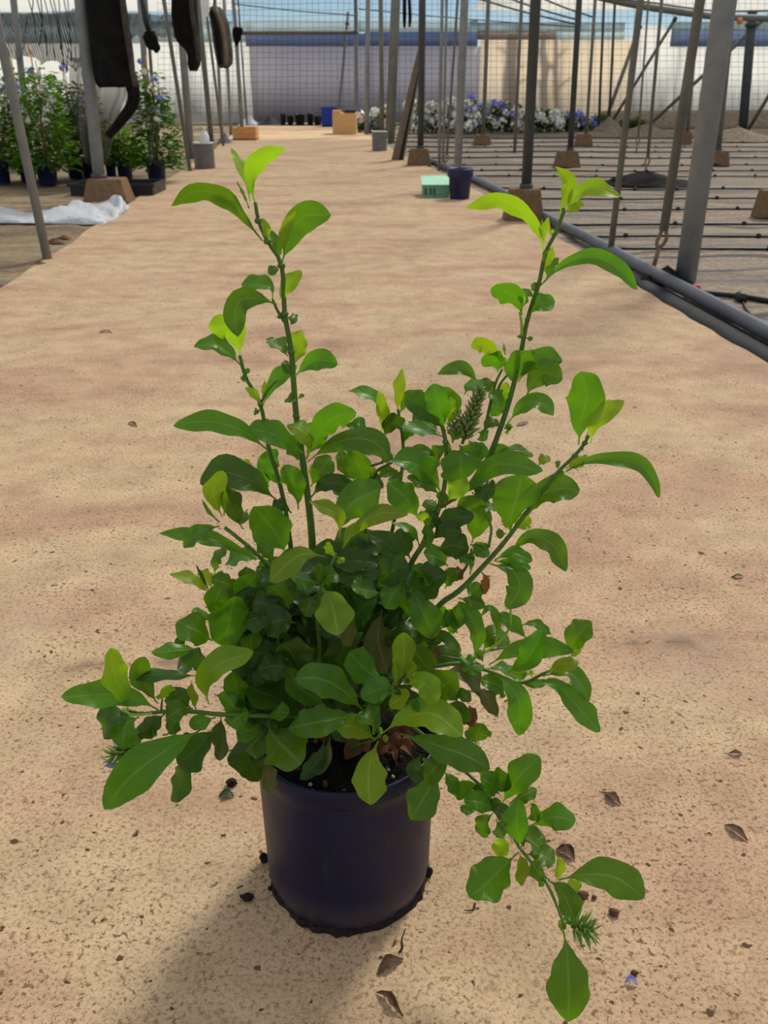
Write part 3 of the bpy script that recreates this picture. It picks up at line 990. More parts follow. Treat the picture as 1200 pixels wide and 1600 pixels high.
# black pots lined up at the end of the path
for i, (x0, x1, yt, lab) in enumerate([(438, 447, 177, 'black pot at the path end, leftmost of the row'), (449, 459, 180, 'black pot at the path end, second from the left'), (461, 477, 178, 'widest black pot of the row at the path end'),
                                  (480, 490, 177, 'black pot at the path end, second from the blue crate'), (491, 503, 181, 'black pot at the path end next to the blue crate')]):
    b = ground((x0 + x1) / 2, 196); w = (x1 - x0) * pxsize(b) / 2; h = at(x0, yt, b.y).z
    root = empty('black_pot', b, lab, 'pot', 'black pots at the path end')
    mb = MB(); mb.lathe(b, [(0, 0), (w * .8, 0), (w * .95, h * .85), (w, h * .86), (w, h), (w * .93, h), (w * .76, .03), (0, .03)], 16); mb.build('body', M['black_plastic'], root, True)
    mb = MB(); mb.lathe(b, [(w * .96, h * .84), (w * 1.06, h * .86), (w * 1.06, h), (w * .96, h)], 16); mb.build('rim', M['black_plastic'], root, True)
heap('white_sack', ground(388, 196) + Vector((0, .2, 0)), .3, .2, .24, M['white_pl'], 'crumpled white sack at the left of the path end', 'sack', 31)
heap('dark_sack', ground(420, 196) + Vector((0, .2, 0)), .38, .2, .22, M['steel_dark'], 'flat dark sack between the white sack and the black pots', 'sack', 32)
heap('grey_stone', ground(352, 224), .16, .12, .17, M['grey_can'], 'grey stone beside the wooden crate at the left path edge', 'stone', 33)

# boards leaning on the dark post
for k, (x0, y0, x1, y1, wpx, mat, lab) in enumerate([(617, 250, 656, 80, 11, 'board', 'grey brown board leaning on the dark post, left one'), (626, 250, 659, 78, 10, 'board_dark', 'dark board leaning on the dark post, right one')]):
    a = ground(x0, y0 + 0); Y = a.y
    t = at(x1, y1, Y + .25 + .04 * k)
    s = pxsize(a); w = wpx * s
    root = empty('leaning_board', a, lab, 'board', 'boards leaning on the dark post')
    mb = MB(); o = Vector((w / 2, 0, 0)); q = Vector((0, .05, 0)); 
    mb.hexa([a - o, a + o, a + o + q, a - o + q, t - o * .7, t + o * .7, t + o * .7 + q, t - o * .7 + q]); mb.build('face', M[mat], root)
    mb = MB(); q2 = Vector((0, -.02, 0)); e = Vector((w * .22, 0, 0)); u = (t - a)
    p0, p1 = a + o - e * 1.0, t + o * .7 - e
    mb.hexa([p0 + q2, p0 + e + q2, p0 + e, p0, p1 + q2, p1 + e + q2, p1 + e, p1]); mb.build('edge_strip', M['board'], root)

# white plastic sheet on the ground at the left
def sheet():
    mb = MB(); n, m = 40, 10
    fr = [(-60, 352), (0, 349), (60, 349), (100, 350), (138, 351), (170, 348), (203, 326)]
    bk_ = [(-60, 330), (0, 328), (45, 333), (90, 330), (125, 316), (160, 311), (203, 322)]
    F, B = catmull([ground(*p) for p in fr], n), catmull([ground(*p) for p in bk_], n)
    r = random.Random(9)
    for i in range(n + 1):
        for j in range(m + 1):
            t = j / m
            p = F[i].lerp(B[i], t)
            up = math.sin(math.pi * min(1, t * 1.15)) ** .7 * (0.055 + .035 * math.sin(i * .38 + 1.0) + .012 * math.sin(i * .9 + j * .5)) if 0 < j < m else 0
            end = min(1, (n - i) / 5, 1)
            fold = .010 * math.sin(i * 1.1 + j * .9) + .006 * math.sin(i * .5 - j * 1.4) + r.uniform(-.002, .002)
            mb.v.append(p + Vector((r.uniform(-.006, .006), r.uniform(-.01, .01), max(0.002, (up + fold) * end if 0 < j < m else .003))))
    w = m + 1
    for i in range(n):
        for j in range(m):
            mb.f.append((i * w + j, (i + 1) * w + j, (i + 1) * w + j + 1, i * w + j + 1))
    o = mb.build('plastic_sheet', make_film_mat('crumpled white sheet', lin(236, 238, 240), .35, 0, .5, (6, 6, 6), .35), None, True)
    so = o.modifiers.new('thickness', 'SOLIDIFY'); so.thickness = .003
    tag(o, 'crumpled white plastic sheet lying left of the path', 'sheet')
sheet()

# black tray behind the footing
a, b = ground(92, 312), ground(226, 312)
tr = empty('seedling_tray', (a + b) / 2, 'shallow black tray behind the left footing', 'tray')
hh = at(92, 294, a.y).z
yb = a.y + .42
for (x0, x1, y0, y1) in [(a.x, b.x, a.y + .02, a.y + .04), (a.x, b.x, yb, yb + .02), (a.x, a.x + .02, a.y + .04, yb), (b.x - .02, b.x, a.y + .04, yb)]:
    pass
YO = .32
mb = MB(); mb.box(a.x, b.x, a.y + YO, a.y + YO + .5, 0.0, .015); mb.build('bottom', M['black_plastic'], tr)
for (x0, x1, y0, y1) in [(a.x, b.x, a.y + YO, a.y + YO + .02), (a.x, b.x, a.y + YO + .48, a.y + YO + .5), (a.x, a.x + .02, a.y + YO + .02, a.y + YO + .48), (b.x - .02, b.x, a.y + YO + .02, a.y + YO + .48)]:
    mb = MB(); mb.box(x0, x1, y0, y1, .015, hh); mb.build('side', M['black_plastic'], tr)
mb = MB(); mb.box(a.x - .02, b.x + .02, a.y + YO - .02, a.y + YO, hh - .02, hh + .005); mb.build('rim', M['black_plastic'], tr)

# dirt crumbs and torn mat near the left path edge
for i, (px, py, w, lab) in enumerate([(92, 377, .07, 'clump of brown soil left of the path below the white sheet'), (108, 370, .05, 'small clump of brown soil below the right end of the white sheet'), (70, 412, .06, 'soil clump at the foot of the slanting strut'), (4, 446, .05, 'dark crumb at the left picture edge beside the path')]):
    heap('soil_clump', ground(px, py) + Vector((-.03, 0, 0)), w, w * .7, w * .35, M['dirt'], lab, 'soil', 40 + i, 9, 3)

# ------------------------------------------------------------------ hanging cloths at the left
def bundle(name, cols, Y, depth, mat, label, folds=5, seed=1, closed_top=True):
    """cols: list of (py, px_left, px_right) from top to bottom; a gathered cloth with folds"""
    r = random.Random(seed); mb = MB(); n = 28
    rings = []
    rows_ = catmull([Vector((y, a, b)) for y, a, b in cols], 22)
    for q in rows_:
        py, xa, xb = q
        A, B = at(xa, py, Y), at(xb, py, Y)
        c = (A + B) / 2; rx = (B - A).length / 2; ry = depth * min(1, rx / (depth * .5))
        ring = []
        for k in range(n):
            an = 2 * math.pi * k / n
            fl = 1 + .13 * math.sin(an * folds + py * .012 + seed) + .05 * math.sin(an * folds * 2.3 + seed * 2)
            ring.append(len(mb.v))
            mb.v.append(c + Vector((rx * math.cos(an) * (.94 + .06 * fl), ry * math.sin(an) * fl, .01 * math.sin(an * 3))))
        rings.append(ring)
    for A, B in zip(rings, rings[1:]):
        for k in range(n):
            mb.f.append((A[k], B[k], B[(k + 1) % n], A[(k + 1) % n]))
    mb.f.append(tuple(rings[0])); mb.f.append(tuple(reversed(rings[-1])))
    root = empty(name, at((cols[-1][1] + cols[-1][2]) / 2, cols[-1][0], Y), label, 'cloth', 'rolled shade cloths hanging from the frame')
    mb.build('gathered_cloth', mat, root, True)
    return root

bY = 7.7
g = bundle('cloth_bundle', [(-50, 132, 190), (0, 134, 196), (40, 138, 202), (80, 142, 208), (110, 146, 211), (128, 150, 211), (135, 156, 208)], bY, .13, M['black_cloth'], 'big black cloth bundle hanging on the thick left post', 5, 2)
mb = MB()
tp = catmull([at(x, y, bY) for x, y in [(203, 120), (209, 145), (206, 165), (192, 185), (180, 200), (169, 212)]], 14)
mb.tube(tp, [.055 + (.03 - .055) * i / 14 for i in range(15)], 10); mb.build('tail', M['black_cloth'], g, True)
mb = MB()
mb.tube(catmull([at(x, y, bY - .13) for x, y in [(187, -50), (192, 10), (199, 60), (207, 110), (212, 135)]], 12), .02, 8); mb.build('seam', M['grey_cloth'], g, True)
g = bundle('cloth_bundle', [(-50, 268, 306), (0, 268, 308), (25, 268, 309), (50, 272, 311), (64, 277, 312), (80, 292, 313), (100, 294, 313), (110, 297, 309)], 11.2, .16, M['black_cloth'], 'dark cloth bundle hanging in the middle with a ragged lower end', 4, 5)
mb = MB(); mb.tube(catmull([at(x, y, 11.0) for x, y in [(297, -40), (300, 20), (307, 60), (311, 95)]], 10), .025, 8); mb.build('seam', M['grey_cloth'], g, True)
g = bundle('cloth_bundle', [(11, 329, 340), (16, 326, 348), (40, 330, 358), (70, 334, 362), (92, 338, 364), (102, 341, 362), (106, 346, 356)], 13.8, .2, M['grey_cloth'], 'striped dark cloth bundle hanging near the doorway', 6, 7)
mb = MB(); mb.tube(catmull([at(x, y, 13.55) for x, y in [(336, 14), (346, 40), (352, 75), (353, 102)]], 10), .03, 8); mb.build('seam', M['board'], g, True)
mb = MB(); mb.tube([at(334, 13, 13.8), at(338, -70, 13.8), Vector((at(338, -70, 13.8).x, 13.8, 3.3))], .012, 6); mb.build('hanging_rope', M['black_cloth'], g, True)
mb = MB(); mb.tube(catmull([at(x, y, 13.5) for x, y in [(330, 16), (336, 40), (341, 75), (344, 100)]], 10), .03, 8); mb.build('seam', M['black_cloth'], g, True)
g = bundle('cloth_bundle', [(43, 364, 378), (48, 363, 380), (58, 364, 377), (68, 367, 373), (74, 368, 371)], ground(378, 198).y, .12, M['black_cloth'], 'small black cloth knot on the left door post', 3, 8)
g = bundle('cloth_bundle', [(-30, 628, 634), (0, 629, 635), (25, 629, 635), (40, 630, 634), (43, 631, 633)], 14.0, .04, M['black_cloth'], 'thin black cloth strand hanging near the top middle, left one', 3, 9)
g = bundle('cloth_bundle', [(-30, 636, 640), (0, 637, 642), (25, 638, 643), (38, 638, 642), (42, 639, 641)], 14.0, .04, M['black_cloth'], 'thin black cloth strand hanging near the top middle, right one', 3, 10)
# white rag on the tan post
mb = MB()
ra = [at(312, -20, 11.0), at(326, -20, 11.0), at(327, 18, 11.05), at(319, 33, 11.0), at(317, 45, 11.0)]
mb.v += ra + [p + Vector((0, .02, 0)) for p in ra]
mb.f += [(0, 4, 3, 2, 1), (5, 6, 7, 8, 9), (0, 1, 6, 5), (1, 2, 7, 6), (2, 3, 8, 7), (3, 4, 9, 8), (4, 0, 5, 9)]
tag(mb.build('white_rag', M['white_pl']), 'white rag hanging between the two dark cloth bundles', 'rag')
# black rod strapped to a post
mb = MB(); mb.tube([at(219, -20, 11.2), at(227, 30, 11.2), at(234, 55, 11.2)], .03, 8)
rb = empty('strapped_rod', at(236, 75, 11.2), 'black rod strapped to the post behind the potted plants', 'rod')
mb.build('rod', M['black_plastic'], rb, True)
mb = MB(); mb.blob(at(236, 63, 11.2), (.08, .06, .1), 3); mb.build('strap', M['black_cloth'], rb, True)
mb = MB(); mb.blob(at(244, 74, 11.2), (.04, .04, .06), 4); mb.build('knot', M['black_cloth'], rb, True)

# long shade cloth drawn up behind the potted plants
def shade():
    Y = 13.0
    top = [(-60, 22), (0, 21), (60, 21), (100, 20), (117, 12), (150, 16), (210, 21), (260, 23), (300, 24)]
    bot = [(-60, 92), (0, 86), (40, 92), (75, 98), (105, 104), (120, 110), (150, 80), (210, 58), (260, 57), (300, 50)]
    T, B = catmull([at(x, y, Y) for x, y in top], 60), catmull([at(x, y, Y) for x, y in bot], 60)
    mb = MB(); m = 8; r = random.Random(4)
    for i in range(61):
        for j in range(m + 1):
            p = T[i].lerp(B[i], j / m)
            mb.v.append(p + Vector((0, .10 * math.sin(i * .9 + j * .4) + .05 * math.sin(i * 2.1), r.uniform(-.05, .05) if j == m else 0)))
    for i in range(60):
        for j in range(m):
            mb.f.append((i * (m + 1) + j, i * (m + 1) + j + 1, (i + 1) * (m + 1) + j + 1, (i + 1) * (m + 1) + j))
    o = mb.build('shade_cloth', make_net_mat('black knitted net', lin(58, 54, 48), .035, .42), None, True)
    so = o.modifiers.new('thickness', 'SOLIDIFY'); so.thickness = .004
    tag(o, 'long dark shade cloth drawn up behind the tall potted plants', 'cloth')
shade()

# grey veil of netting behind the thick post
mb = MB(); Y = 9.3
Lp, Rp = catmull([at(x, y, Y) for x, y in [(108, 90), (108, 140), (116, 200), (132, 255)]], 16), catmull([at(x, y, Y) for x, y in [(196, 90), (200, 140), (186, 180), (165, 255)]], 16)
for i in range(17):
    for k in range(13):
        t = k / 12
        p = Lp[i].lerp(Rp[i], t)
        mb.v.append(p + Vector((0, .08 * math.sin(k * 1.5 + i * .1), 0)))
for i in range(16):
    for k in range(12):
        mb.f.append((i * 13 + k, (i + 1) * 13 + k, (i + 1) * 13 + k + 1, i * 13 + k + 1))
o = mb.build('net_veil', make_net_mat('grey insect net', lin(112, 106, 100), .022, .5), None, True)
so = o.modifiers.new('thickness', 'SOLIDIFY'); so.thickness = .003
tag(o, 'grey see-through net hanging behind the thick left post', 'net')

# cords hanging at the top left
cords = [(52, 0, 30, 96, 'leftmost'), (58, 0, 74, 88, 'second'), (64, 0, 62, 70, 'third'), (70, 0, 86, 96, 'fourth'), (78, 0, 96, 78, 'fifth'), (84, 0, 100, 112, 'sixth'), (92, 0, 88, 60, 'seventh'), (100, 0, 112, 96, 'eighth'), (45, 0, 56, 60, 'ninth'), (106, 0, 104, 108, 'tenth')]
order = sorted(range(len(cords)), key=lambda i: cords[i][2])
names = ['leftmost', 'second from left', 'third from left', 'fourth from left', 'fifth from left', 'fifth from right', 'fourth from right', 'third from right', 'second from right', 'rightmost']
for q, i in enumerate(order):
    x0, y0, x1, y1, _ = cords[i]
    Y = 9.0 + .15 * i
    mb = MB(); mb.tube(catmull([at(x0 - 6, -40, Y), at(x0, y0, Y), at((x0 + x1) / 2 + 3, (y0 + y1) / 2, Y), at(x1, y1, Y)], 10), .0055, 5)
    tag(mb.build('hanging_cord', M['grey_cloth'] if i % 3 else M['steel_warm'], None, True), 'thin cord hanging above the potted plants, %s by its lower end' % names[q], 'cord', 'cords hanging at the top left')

# ------------------------------------------------------------------ plants in the background
def small_leaf(mb, p, d, up, L, w):
    s = d.cross(up)
    s = s.normalized() if s.length > 1e-4 else Vector((1, 0, 0))
    m_ = p + d * L * .55 + up * L * .08
    n = len(mb.v)
    mb.v += [p, m_ + s * w / 2, p + d * L - up * L * .1, m_ - s * w / 2]
    mb.f.append((n, n + 1, n + 2, n + 3))

def cluster(c, r, n, mat, parent, rr, name='flower_cluster'):
    mb = MB()
    for k in range(n):
        a = Vector((rr.gauss(0, 1), rr.gauss(0, 1), rr.gauss(0, .8))).normalized()
        p = c + a * r * rr.uniform(.5, 1)
        u = a.orthogonal().normalized(); v = a.cross(u)
        q = r * rr.uniform(.32, .5)
        m0 = len(mb.v)
        mb.v.append(p - a * q * .3)
        for j in range(5):
            an = 2 * math.pi * j / 5 + k
            mb.v.append(p + (u * math.cos(an) + v * math.sin(an)) * q)
        for j in range(5):
            mb.f.append((m0, m0 + 1 + j, m0 + 1 + (j + 1) % 5))
    return mb.build(name, mat, parent)

def tall_plant(x0, x1, yb, yt, flowers, label, seed, nl=800, spread=1.5, canes=1):
    rr = random.Random(seed)
    b = ground((x0 + x1) / 2, yb); s = pxsize(b); w = (x1 - x0) * s / 2
    c = b + Vector((0, w, 0))
    root = empty('potted_plant', c, label, 'plant', 'tall potted plants on the left')
    ph = .2
    mb = MB(); mb.lathe(c, [(0, 0), (w * .82, 0), (w * .84, .005), (w * .95, ph * .84), (w, ph * .85), (w * 1.03, ph), (w * .95, ph), (w * .9, ph * .9), (0, ph * .88)], 20); mb.build('pot', M['navy'], root, True)
    H = at((x0 + x1) / 2, yt, c.y).z
    mb = MB()
    tops = []
    for k in range(5):
        t = c + Vector((rr.uniform(-.13, .13) * spread, rr.uniform(-.1, .1), H * rr.uniform(.75, 1.0)))
        mid = c.lerp(t, .5) + Vector((rr.uniform(-.06, .06), rr.uniform(-.06, .06), .05))
        tops.append([c + Vector((rr.uniform(-.03, .03), rr.uniform(-.03, .03), ph * .85)), mid, t])
        mb.tube(catmull(tops[-1], 8), [.007 - .0005 * q for q in range(9)], 5)
    mb.build('stems', M['stem_w'], root, True)
    mb = MB(); mb.tube([c + Vector((.02, .03, ph * .7)), c + Vector((.0, .03, H * 1.02))], .007, 6); mb.build('cane', M['wood'], root, True)
    mb = MB()
    for k in range(nl):
        st = rr.choice(tops)
        t = rr.random() ** 1.25
        cen = catmull(st, 10)[int(t * 10)]
        rad = (.20 - .13 * t) * spread * rr.random() ** .5
        a = rr.uniform(0, 2 * math.pi)
        p = cen + Vector((math.cos(a) * rad, math.sin(a) * rad, rr.uniform(-.05, .05)))
        d = Vector((math.cos(a), math.sin(a), rr.uniform(-.5, .6))).normalized()
        small_leaf(mb, p, d, Vector((rr.uniform(-.4, .4), rr.uniform(-.4, .4), 1)).normalized(), rr.uniform(.06, .10), rr.uniform(.028, .045))
    f = mb.build('foliage', M['leaf_m'] if seed % 2 else M['leaf_d'], root); f['kind'] = 'stuff'
    for k in range(7 if flowers else 0):
        t = rr.uniform(.45, .95); st = catmull(rr.choice(tops), 10)[int(t * 10)]
        cluster(st + Vector((rr.uniform(-.1, .1), -rr.uniform(.05, .14), 0)), rr.uniform(.025, .045), 9, M['petal_w'], root, rr)
    for (fx, fy, r, col) in flowers:
        cluster(at(fx, fy, c.y - .08), r * s, 16, M['petal_' + col], root, rr)
    return root

tall_plant(-16, 13, 288, 105, [(3, 137, 6, 'b'), (-2, 200, 5, 'w')], 'tall potted plant cut by the left picture edge', 51)
tall_plant(27, 54, 284, 95, [(24, 134, 6, 'b'), (36, 150, 7, 'w'), (47, 190, 6, 'w'), (30, 165, 6, 'w')], 'tall potted plant just left of the slanting strut top', 52)
tall_plant(54, 87, 290, 75, [(46, 111, 7, 'b'), (80, 155, 8, 'w'), (72, 190, 7, 'w'), (45, 190, 6, 'w'), (65, 140, 6, 'w')], 'tall potted plant right of the slanting strut, with white flowers', 53, 900)
tall_plant(103, 128, 280, 108, [(100, 107, 8, 'b'), (90, 135, 5, 'b'), (92, 158, 8, 'w'), (105, 215, 8, 'w'), (112, 225, 6, 'w')], 'tall potted plant topped by one violet blue flower head', 54)
tall_plant(126, 148, 278, 140, [(128, 155, 5, 'b')], 'potted plant half hidden by the thick left post', 55, 420)
tall_plant(164, 181, 278, 195, [], 'low potted plant just right of the thick left post', 56, 380, 1.0)
tall_plant(181, 206, 281, 190, [], 'low leafy potted plant between the thick post and the rightmost tall plant', 57, 480, 1.0)
tall_plant(227, 258, 286, 90, [(241, 125, 6, 'b'), (249, 153, 6, 'b'), (246, 174, 7, 'b'), (219, 96, 5, 'b'), (225, 112, 5, 'w'), (222, 130, 5, 'w')], 'rightmost tall potted plant with three violet blue flower heads', 58, 900, 1.25)

# the flower row at the far right
def bush(px, yb, yt, wpx, fl, label, seed):
    rr = random.Random(seed)
    b = ground(px, yb); s = pxsize(b); H = at(px, yt, b.y).z; W = wpx * s / 2
    root = empty('flowering_shrub', b, label, 'shrub', 'flower row at the far end of the right bed')
    mb = MB()
    for k in range(5):
        mb.tube([b, b + Vector((rr.uniform(-W, W) * .6, rr.uniform(-.1, .1), H * .8))], .01, 5)
    mb.build('stems', M['stem_w'], root, True)
    mb = MB()
    for k in range(300):
        z = rr.random()
        p = b + Vector((rr.uniform(-1, 1) * W * (1 - .35 * z), rr.uniform(-.3, .3), .03 + z * H * .92))
        d = Vector((rr.gauss(0, 1), rr.gauss(0, 1), rr.gauss(0, .6))).normalized()
        small_leaf(mb, p, d, Vector((rr.uniform(-.5, .5), rr.uniform(-.5, .5), 1)).normalized(), rr.uniform(.08, .13), .05)
    f = mb.build('foliage', M['leaf_d'], root); f['kind'] = 'stuff'
    for k in range(fl[1]):
        z = rr.uniform(.2, 1.05)
        cluster(b + Vector((rr.uniform(-1, 1) * W * (1.05 - .4 * z), -.3 + rr.uniform(-.05, .1), z * H)), rr.uniform(.07, .12), 12, M['petal_' + fl[0]], root, rr)
    for k in range(fl[2]):
        z = rr.uniform(.3, 1.1)
        cluster(b + Vector((rr.uniform(-1, 1) * W, -.3, z * H)), rr.uniform(.06, .1), 10, M['petal_b'], root, rr)

row = [(570, 206, 178, 24, ('w', 5, 2), 'low flowering shrub right of the tall cardboard box'), (588, 205, 172, 26, ('w', 10, 0), 'white flowering shrub behind the grey bucket'),
       (607, 206, 165, 26, ('w', 8, 0), 'white flowering shrub behind the broad tan post'), (646, 208, 158, 30, ('w', 16, 0), 'white flowering shrub between the boards and the dark post'),
       (676, 207, 163, 32, ('w', 16, 0), 'white flowering shrub just right of the dark post'), (702, 207, 158, 30, ('w', 14, 0), 'white flowering shrub left behind the post of the navy pot'),
       (731, 208, 157, 32, ('w', 14, 6), 'white and blue flowering shrub right of the navy pot post'), (757, 207, 162, 28, ('w', 8, 4), 'flowering shrub behind the leftmost small footing'),
       (781, 206, 160, 30, ('w', 4, 5), 'dark leafed shrub with blue heads left of the thick dark post'), (805, 206, 165, 28, ('w', 14, 0), 'white flowering shrub just left of the thick dark post'),
       (832, 206, 168, 30, ('w', 10, 0), 'white flowering shrub right behind the thick dark post'), (858, 206, 172, 30, ('w', 14, 0), 'pale flowering shrub right of the thick dark post'),
       (884, 205, 178, 28, ('w', 2, 6), 'shrub with blue flowers behind the middle footing post'), (906, 204, 184, 26, ('w', 0, 6), 'low blue flowering shrub by the small far footing'),
       (934, 203, 184, 26, ('w', 0, 7), 'low blue flowering shrub at the right end of the flower row'), (990, 201, 188, 40, ('w', 0, 0), 'low green shrub without flowers on the earth bank')]
for i, a in enumerate(row):
    bush(*a, 200 + i)

# ------------------------------------------------------------------ the potted plant in the foreground
POT = Vector((-0.042, 0.807, 0.0))
Y0 = POT.y
plant = empty('potted_shrub', POT, 'leafy green shrub with tall shoots in a navy blue pot on the path', 'plant')
TILES = {'A': (230, 210, .275), 'B': (230, 480, .275), 'C': (520, 560, .275), 'D': (700, 240, .28333), 'E': (700, 500, .28333), 'F': (230, 780, .275),
         'G': (80, 980, .275), 'H': (370, 1000, .29167), 'I': (480, 780, .29167), 'J': (640, 920, .26667), 'K': (660, 1150, .30833), 'P': (0, 0, 1.0)}

def tp(t, x, y):
    a, b, s = TILES[t]
    return a + x * s, b + y * s

# pot
pot_prof = [(0, .004), (.088, .004), (.0885, .0), (.0915, .0), (.0925, .004), (.0925, .012), (.0945, .016), (.0955, .030), (.0985, .17), (.0992, .182), (.1005, .184), (.1015, .19), (.1015, .203),
            (.1005, .206), (.0985, .206), (.0975, .203), (.0965, .18), (.090, .02), (0, .02)]
mb = MB(); mb.lathe(POT, pot_prof, 64)
tpn = NT('navy pot plastic')
co = tpn.coords('Object')
nz = tpn.noise(co, 26, 4, .6)
sc = tpn.ramp(tpn.noise(tpn.n('ShaderNodeMapping', {'Vector': co, 'Scale': (60, 60, 9)}).outputs[0], 1.5, 3), [(.62, (0, 0, 0)), (.76, (.5, .5, .5))])
dustz = tpn.ramp(tpn.n('ShaderNodeSeparateXYZ', {0: co}).outputs[2], [(.012, (.55, .55, .55)), (.05, (.0, .0, .0))])
col = tpn.ramp(nz, [(.3, lin(12, 16, 46)), (.7, lin(18, 23, 60))])
col = tpn.mix(sc, col, lin(40, 42, 62))
col = tpn.mix(tpn.math('MULTIPLY', dustz, nz), col, lin(120, 104, 92))
potmat = tpn.done(tpn.principled(color=col, rough=tpn.ramp(nz, [(.2, (.36, .36, .36)), (.8, (.5, .5, .5))]), spec=.3, normal=tpn.bump(nz, .04, .002)))
pot = mb.build('pot', potmat, plant, True)
mb = MB(); mb.lathe(POT, [(.0992, .184), (.1022, .186), (.1026, .190), (.1026, .204), (.1012, .2072), (.0992, .2068)], 64)
mb.build('rim', potmat, pot, True)
# soil with grit and fallen leaves
mb = MB(); r = random.Random(2)
rings = []
for j in range(9):
    q = j / 8
    ring = []
    for k in range(40):
        a = 2 * math.pi * k / 40
        ring.append(len(mb.v))
        mb.v.append(POT + Vector((.0972 * (1 - q) * math.cos(a), .0972 * (1 - q) * math.sin(a), .186 + .012 * q + r.uniform(-.004, .004))))
    rings.append(ring)
for A_, B_ in zip(rings, rings[1:]):
    for k in range(40):
        mb.f.append((A_[k], A_[(k + 1) % 40], B_[(k + 1) % 40], B_[k]))
mb.f.append(tuple(rings[-1]))
soil = mb.build('soil', M['soil'], plant, True)
for i in range(26):
    a = r.uniform(math.pi * 1.1, math.pi * 1.9); q = r.uniform(.05, .09)
    mb = MB(); mb.blob(POT + Vector((q * math.cos(a), q * math.sin(a), .189)), r.uniform(.0012, .0035), i, 6, 4, .3)
    mb.build('grit', M['dry'] if i % 3 else M['stone'], soil)

def prof(kind, t):
    if kind == 'l':
        q = max(0, (t - .10) / .90); h = math.sin(math.pi * q ** 1.08) ** .95
    elif kind == 'r':
        q = max(0, (t - .16) / .84); h = max(0, math.sin(math.pi * q ** 1.12)) ** .58
    elif kind == 'e':
        q = max(0, (t - .10) / .90); h = max(0, math.sin(math.pi * q ** 1.15)) ** .68
    else:
        q = max(0, (t - .10) / .90); h = max(0, math.sin(math.pi * q ** 1.36)) ** .68
    return h

LN, LM = 22, 4
lrnd = random.Random(21)
NLEAF = [0]

def leaf3d(P, width, kind, col, parent, roll, fold=None, wave=.12, name='leaf', tt=None):
    mb = MB(); mb.uv = []
    n = len(P) - 1
    ph, ph2, fr = lrnd.uniform(0, 6.28), lrnd.uniform(0, 6.28), lrnd.uniform(2.0, 3.6)
    twist = lrnd.uniform(-.5, .5)
    if fold is None: fold = lrnd.choice((.45, .35, .2, -.25))
    m_ = len(P) // 2; T0 = (P[m_ + 1] - P[m_ - 1]).normalized(); S0 = T0.cross((CAMV - P[m_]).normalized()).normalized()
    def nz(a):
        s = Matrix.Rotation(a, 3, T0) @ S0; q = s.cross(T0); return abs(q.z)
    if nz(-roll) > nz(roll): roll = -roll
    prevS = None
    for i, p in enumerate(P):
        t = tt[i] if tt else i / n
        T = (P[min(i + 1, n)] - P[max(i - 1, 0)]).normalized()
        V = (CAMV - p).normalized()
        S = T.cross(V)
        if S.length < .2 and prevS is not None:
            S = prevS
        S = S.normalized()
        if prevS is not None and S.dot(prevS) < 0:
            S = -S
        prevS = S
        S2 = Matrix.Rotation(roll + twist * (t - .5), 3, T) @ S
        N = S2.cross(T)
        if N.dot(V) < 0:
            N = -N
        h = max(prof(kind, t) * width / 2, (.00085 * (1 - .4 * t)) if t < .9 else 0.0)
        for k in range(-LM, LM + 1):
            u = k / LM
            e = 1 + .085 * math.sin(fr * 6.28 * t + ph + (1.7 if k > 0 else 0)) * abs(u)
            off = fold * abs(u) ** 1.3 * h * (1 - .6 * t)
            wv = wave * width * math.sin(fr * 6.28 * t + ph2 + (2.1 if k > 0 else 0)) * u * u * min(1, h / (width * .3) if width else 1)
            mb.v.append(p + S2 * (u * h * e) + N * (off + wv * .55))
            mb.uv.append((.5 + u * .5, t))
    w = 2 * LM + 1
    for i in range(n):
        for k in range(w - 1):
            mb.f.append((i * w + k, i * w + k + 1, (i + 1) * w + k + 1, (i + 1) * w + k))
    NLEAF[0] += 1
    return mb.build(name, M['leaf_' + col], parent, True)

def leaf_px(pts, width_px, kind, col, parent, d, roll):
    """pts: picture points of the midrib, d: depths in cm behind the pot's axis plane"""
    dense = catmull([Vector((x, y, 0)) for x, y in pts], 80)
    c2, tt = [], []
    for i in range(LN + 1):
        s = i / LN; s = .45 * s + .55 * (.5 - .5 * math.cos(math.pi * s)); tt.append(s); c2.append(dense[min(80, round(s * 80))])
    P = []
    arch = lrnd.uniform(-.5, 1.1) * width_px / 40
    for i, q in enumerate(c2):
        t = tt[i]
        s = t * (len(d) - 1); k = min(int(s), len(d) - 2); dd = d[k] + (d[k + 1] - d[k]) * (s - k)
        dd -= arch * math.sin(math.pi * t)
        P.append(at(q.x, q.y, Y0 + dd / 100))
    w = width_px * pxsize(P[LN // 2])
    return leaf3d(P, w * 1.12 / max(.45, math.cos(roll)), kind, col, parent, roll, tt=tt)

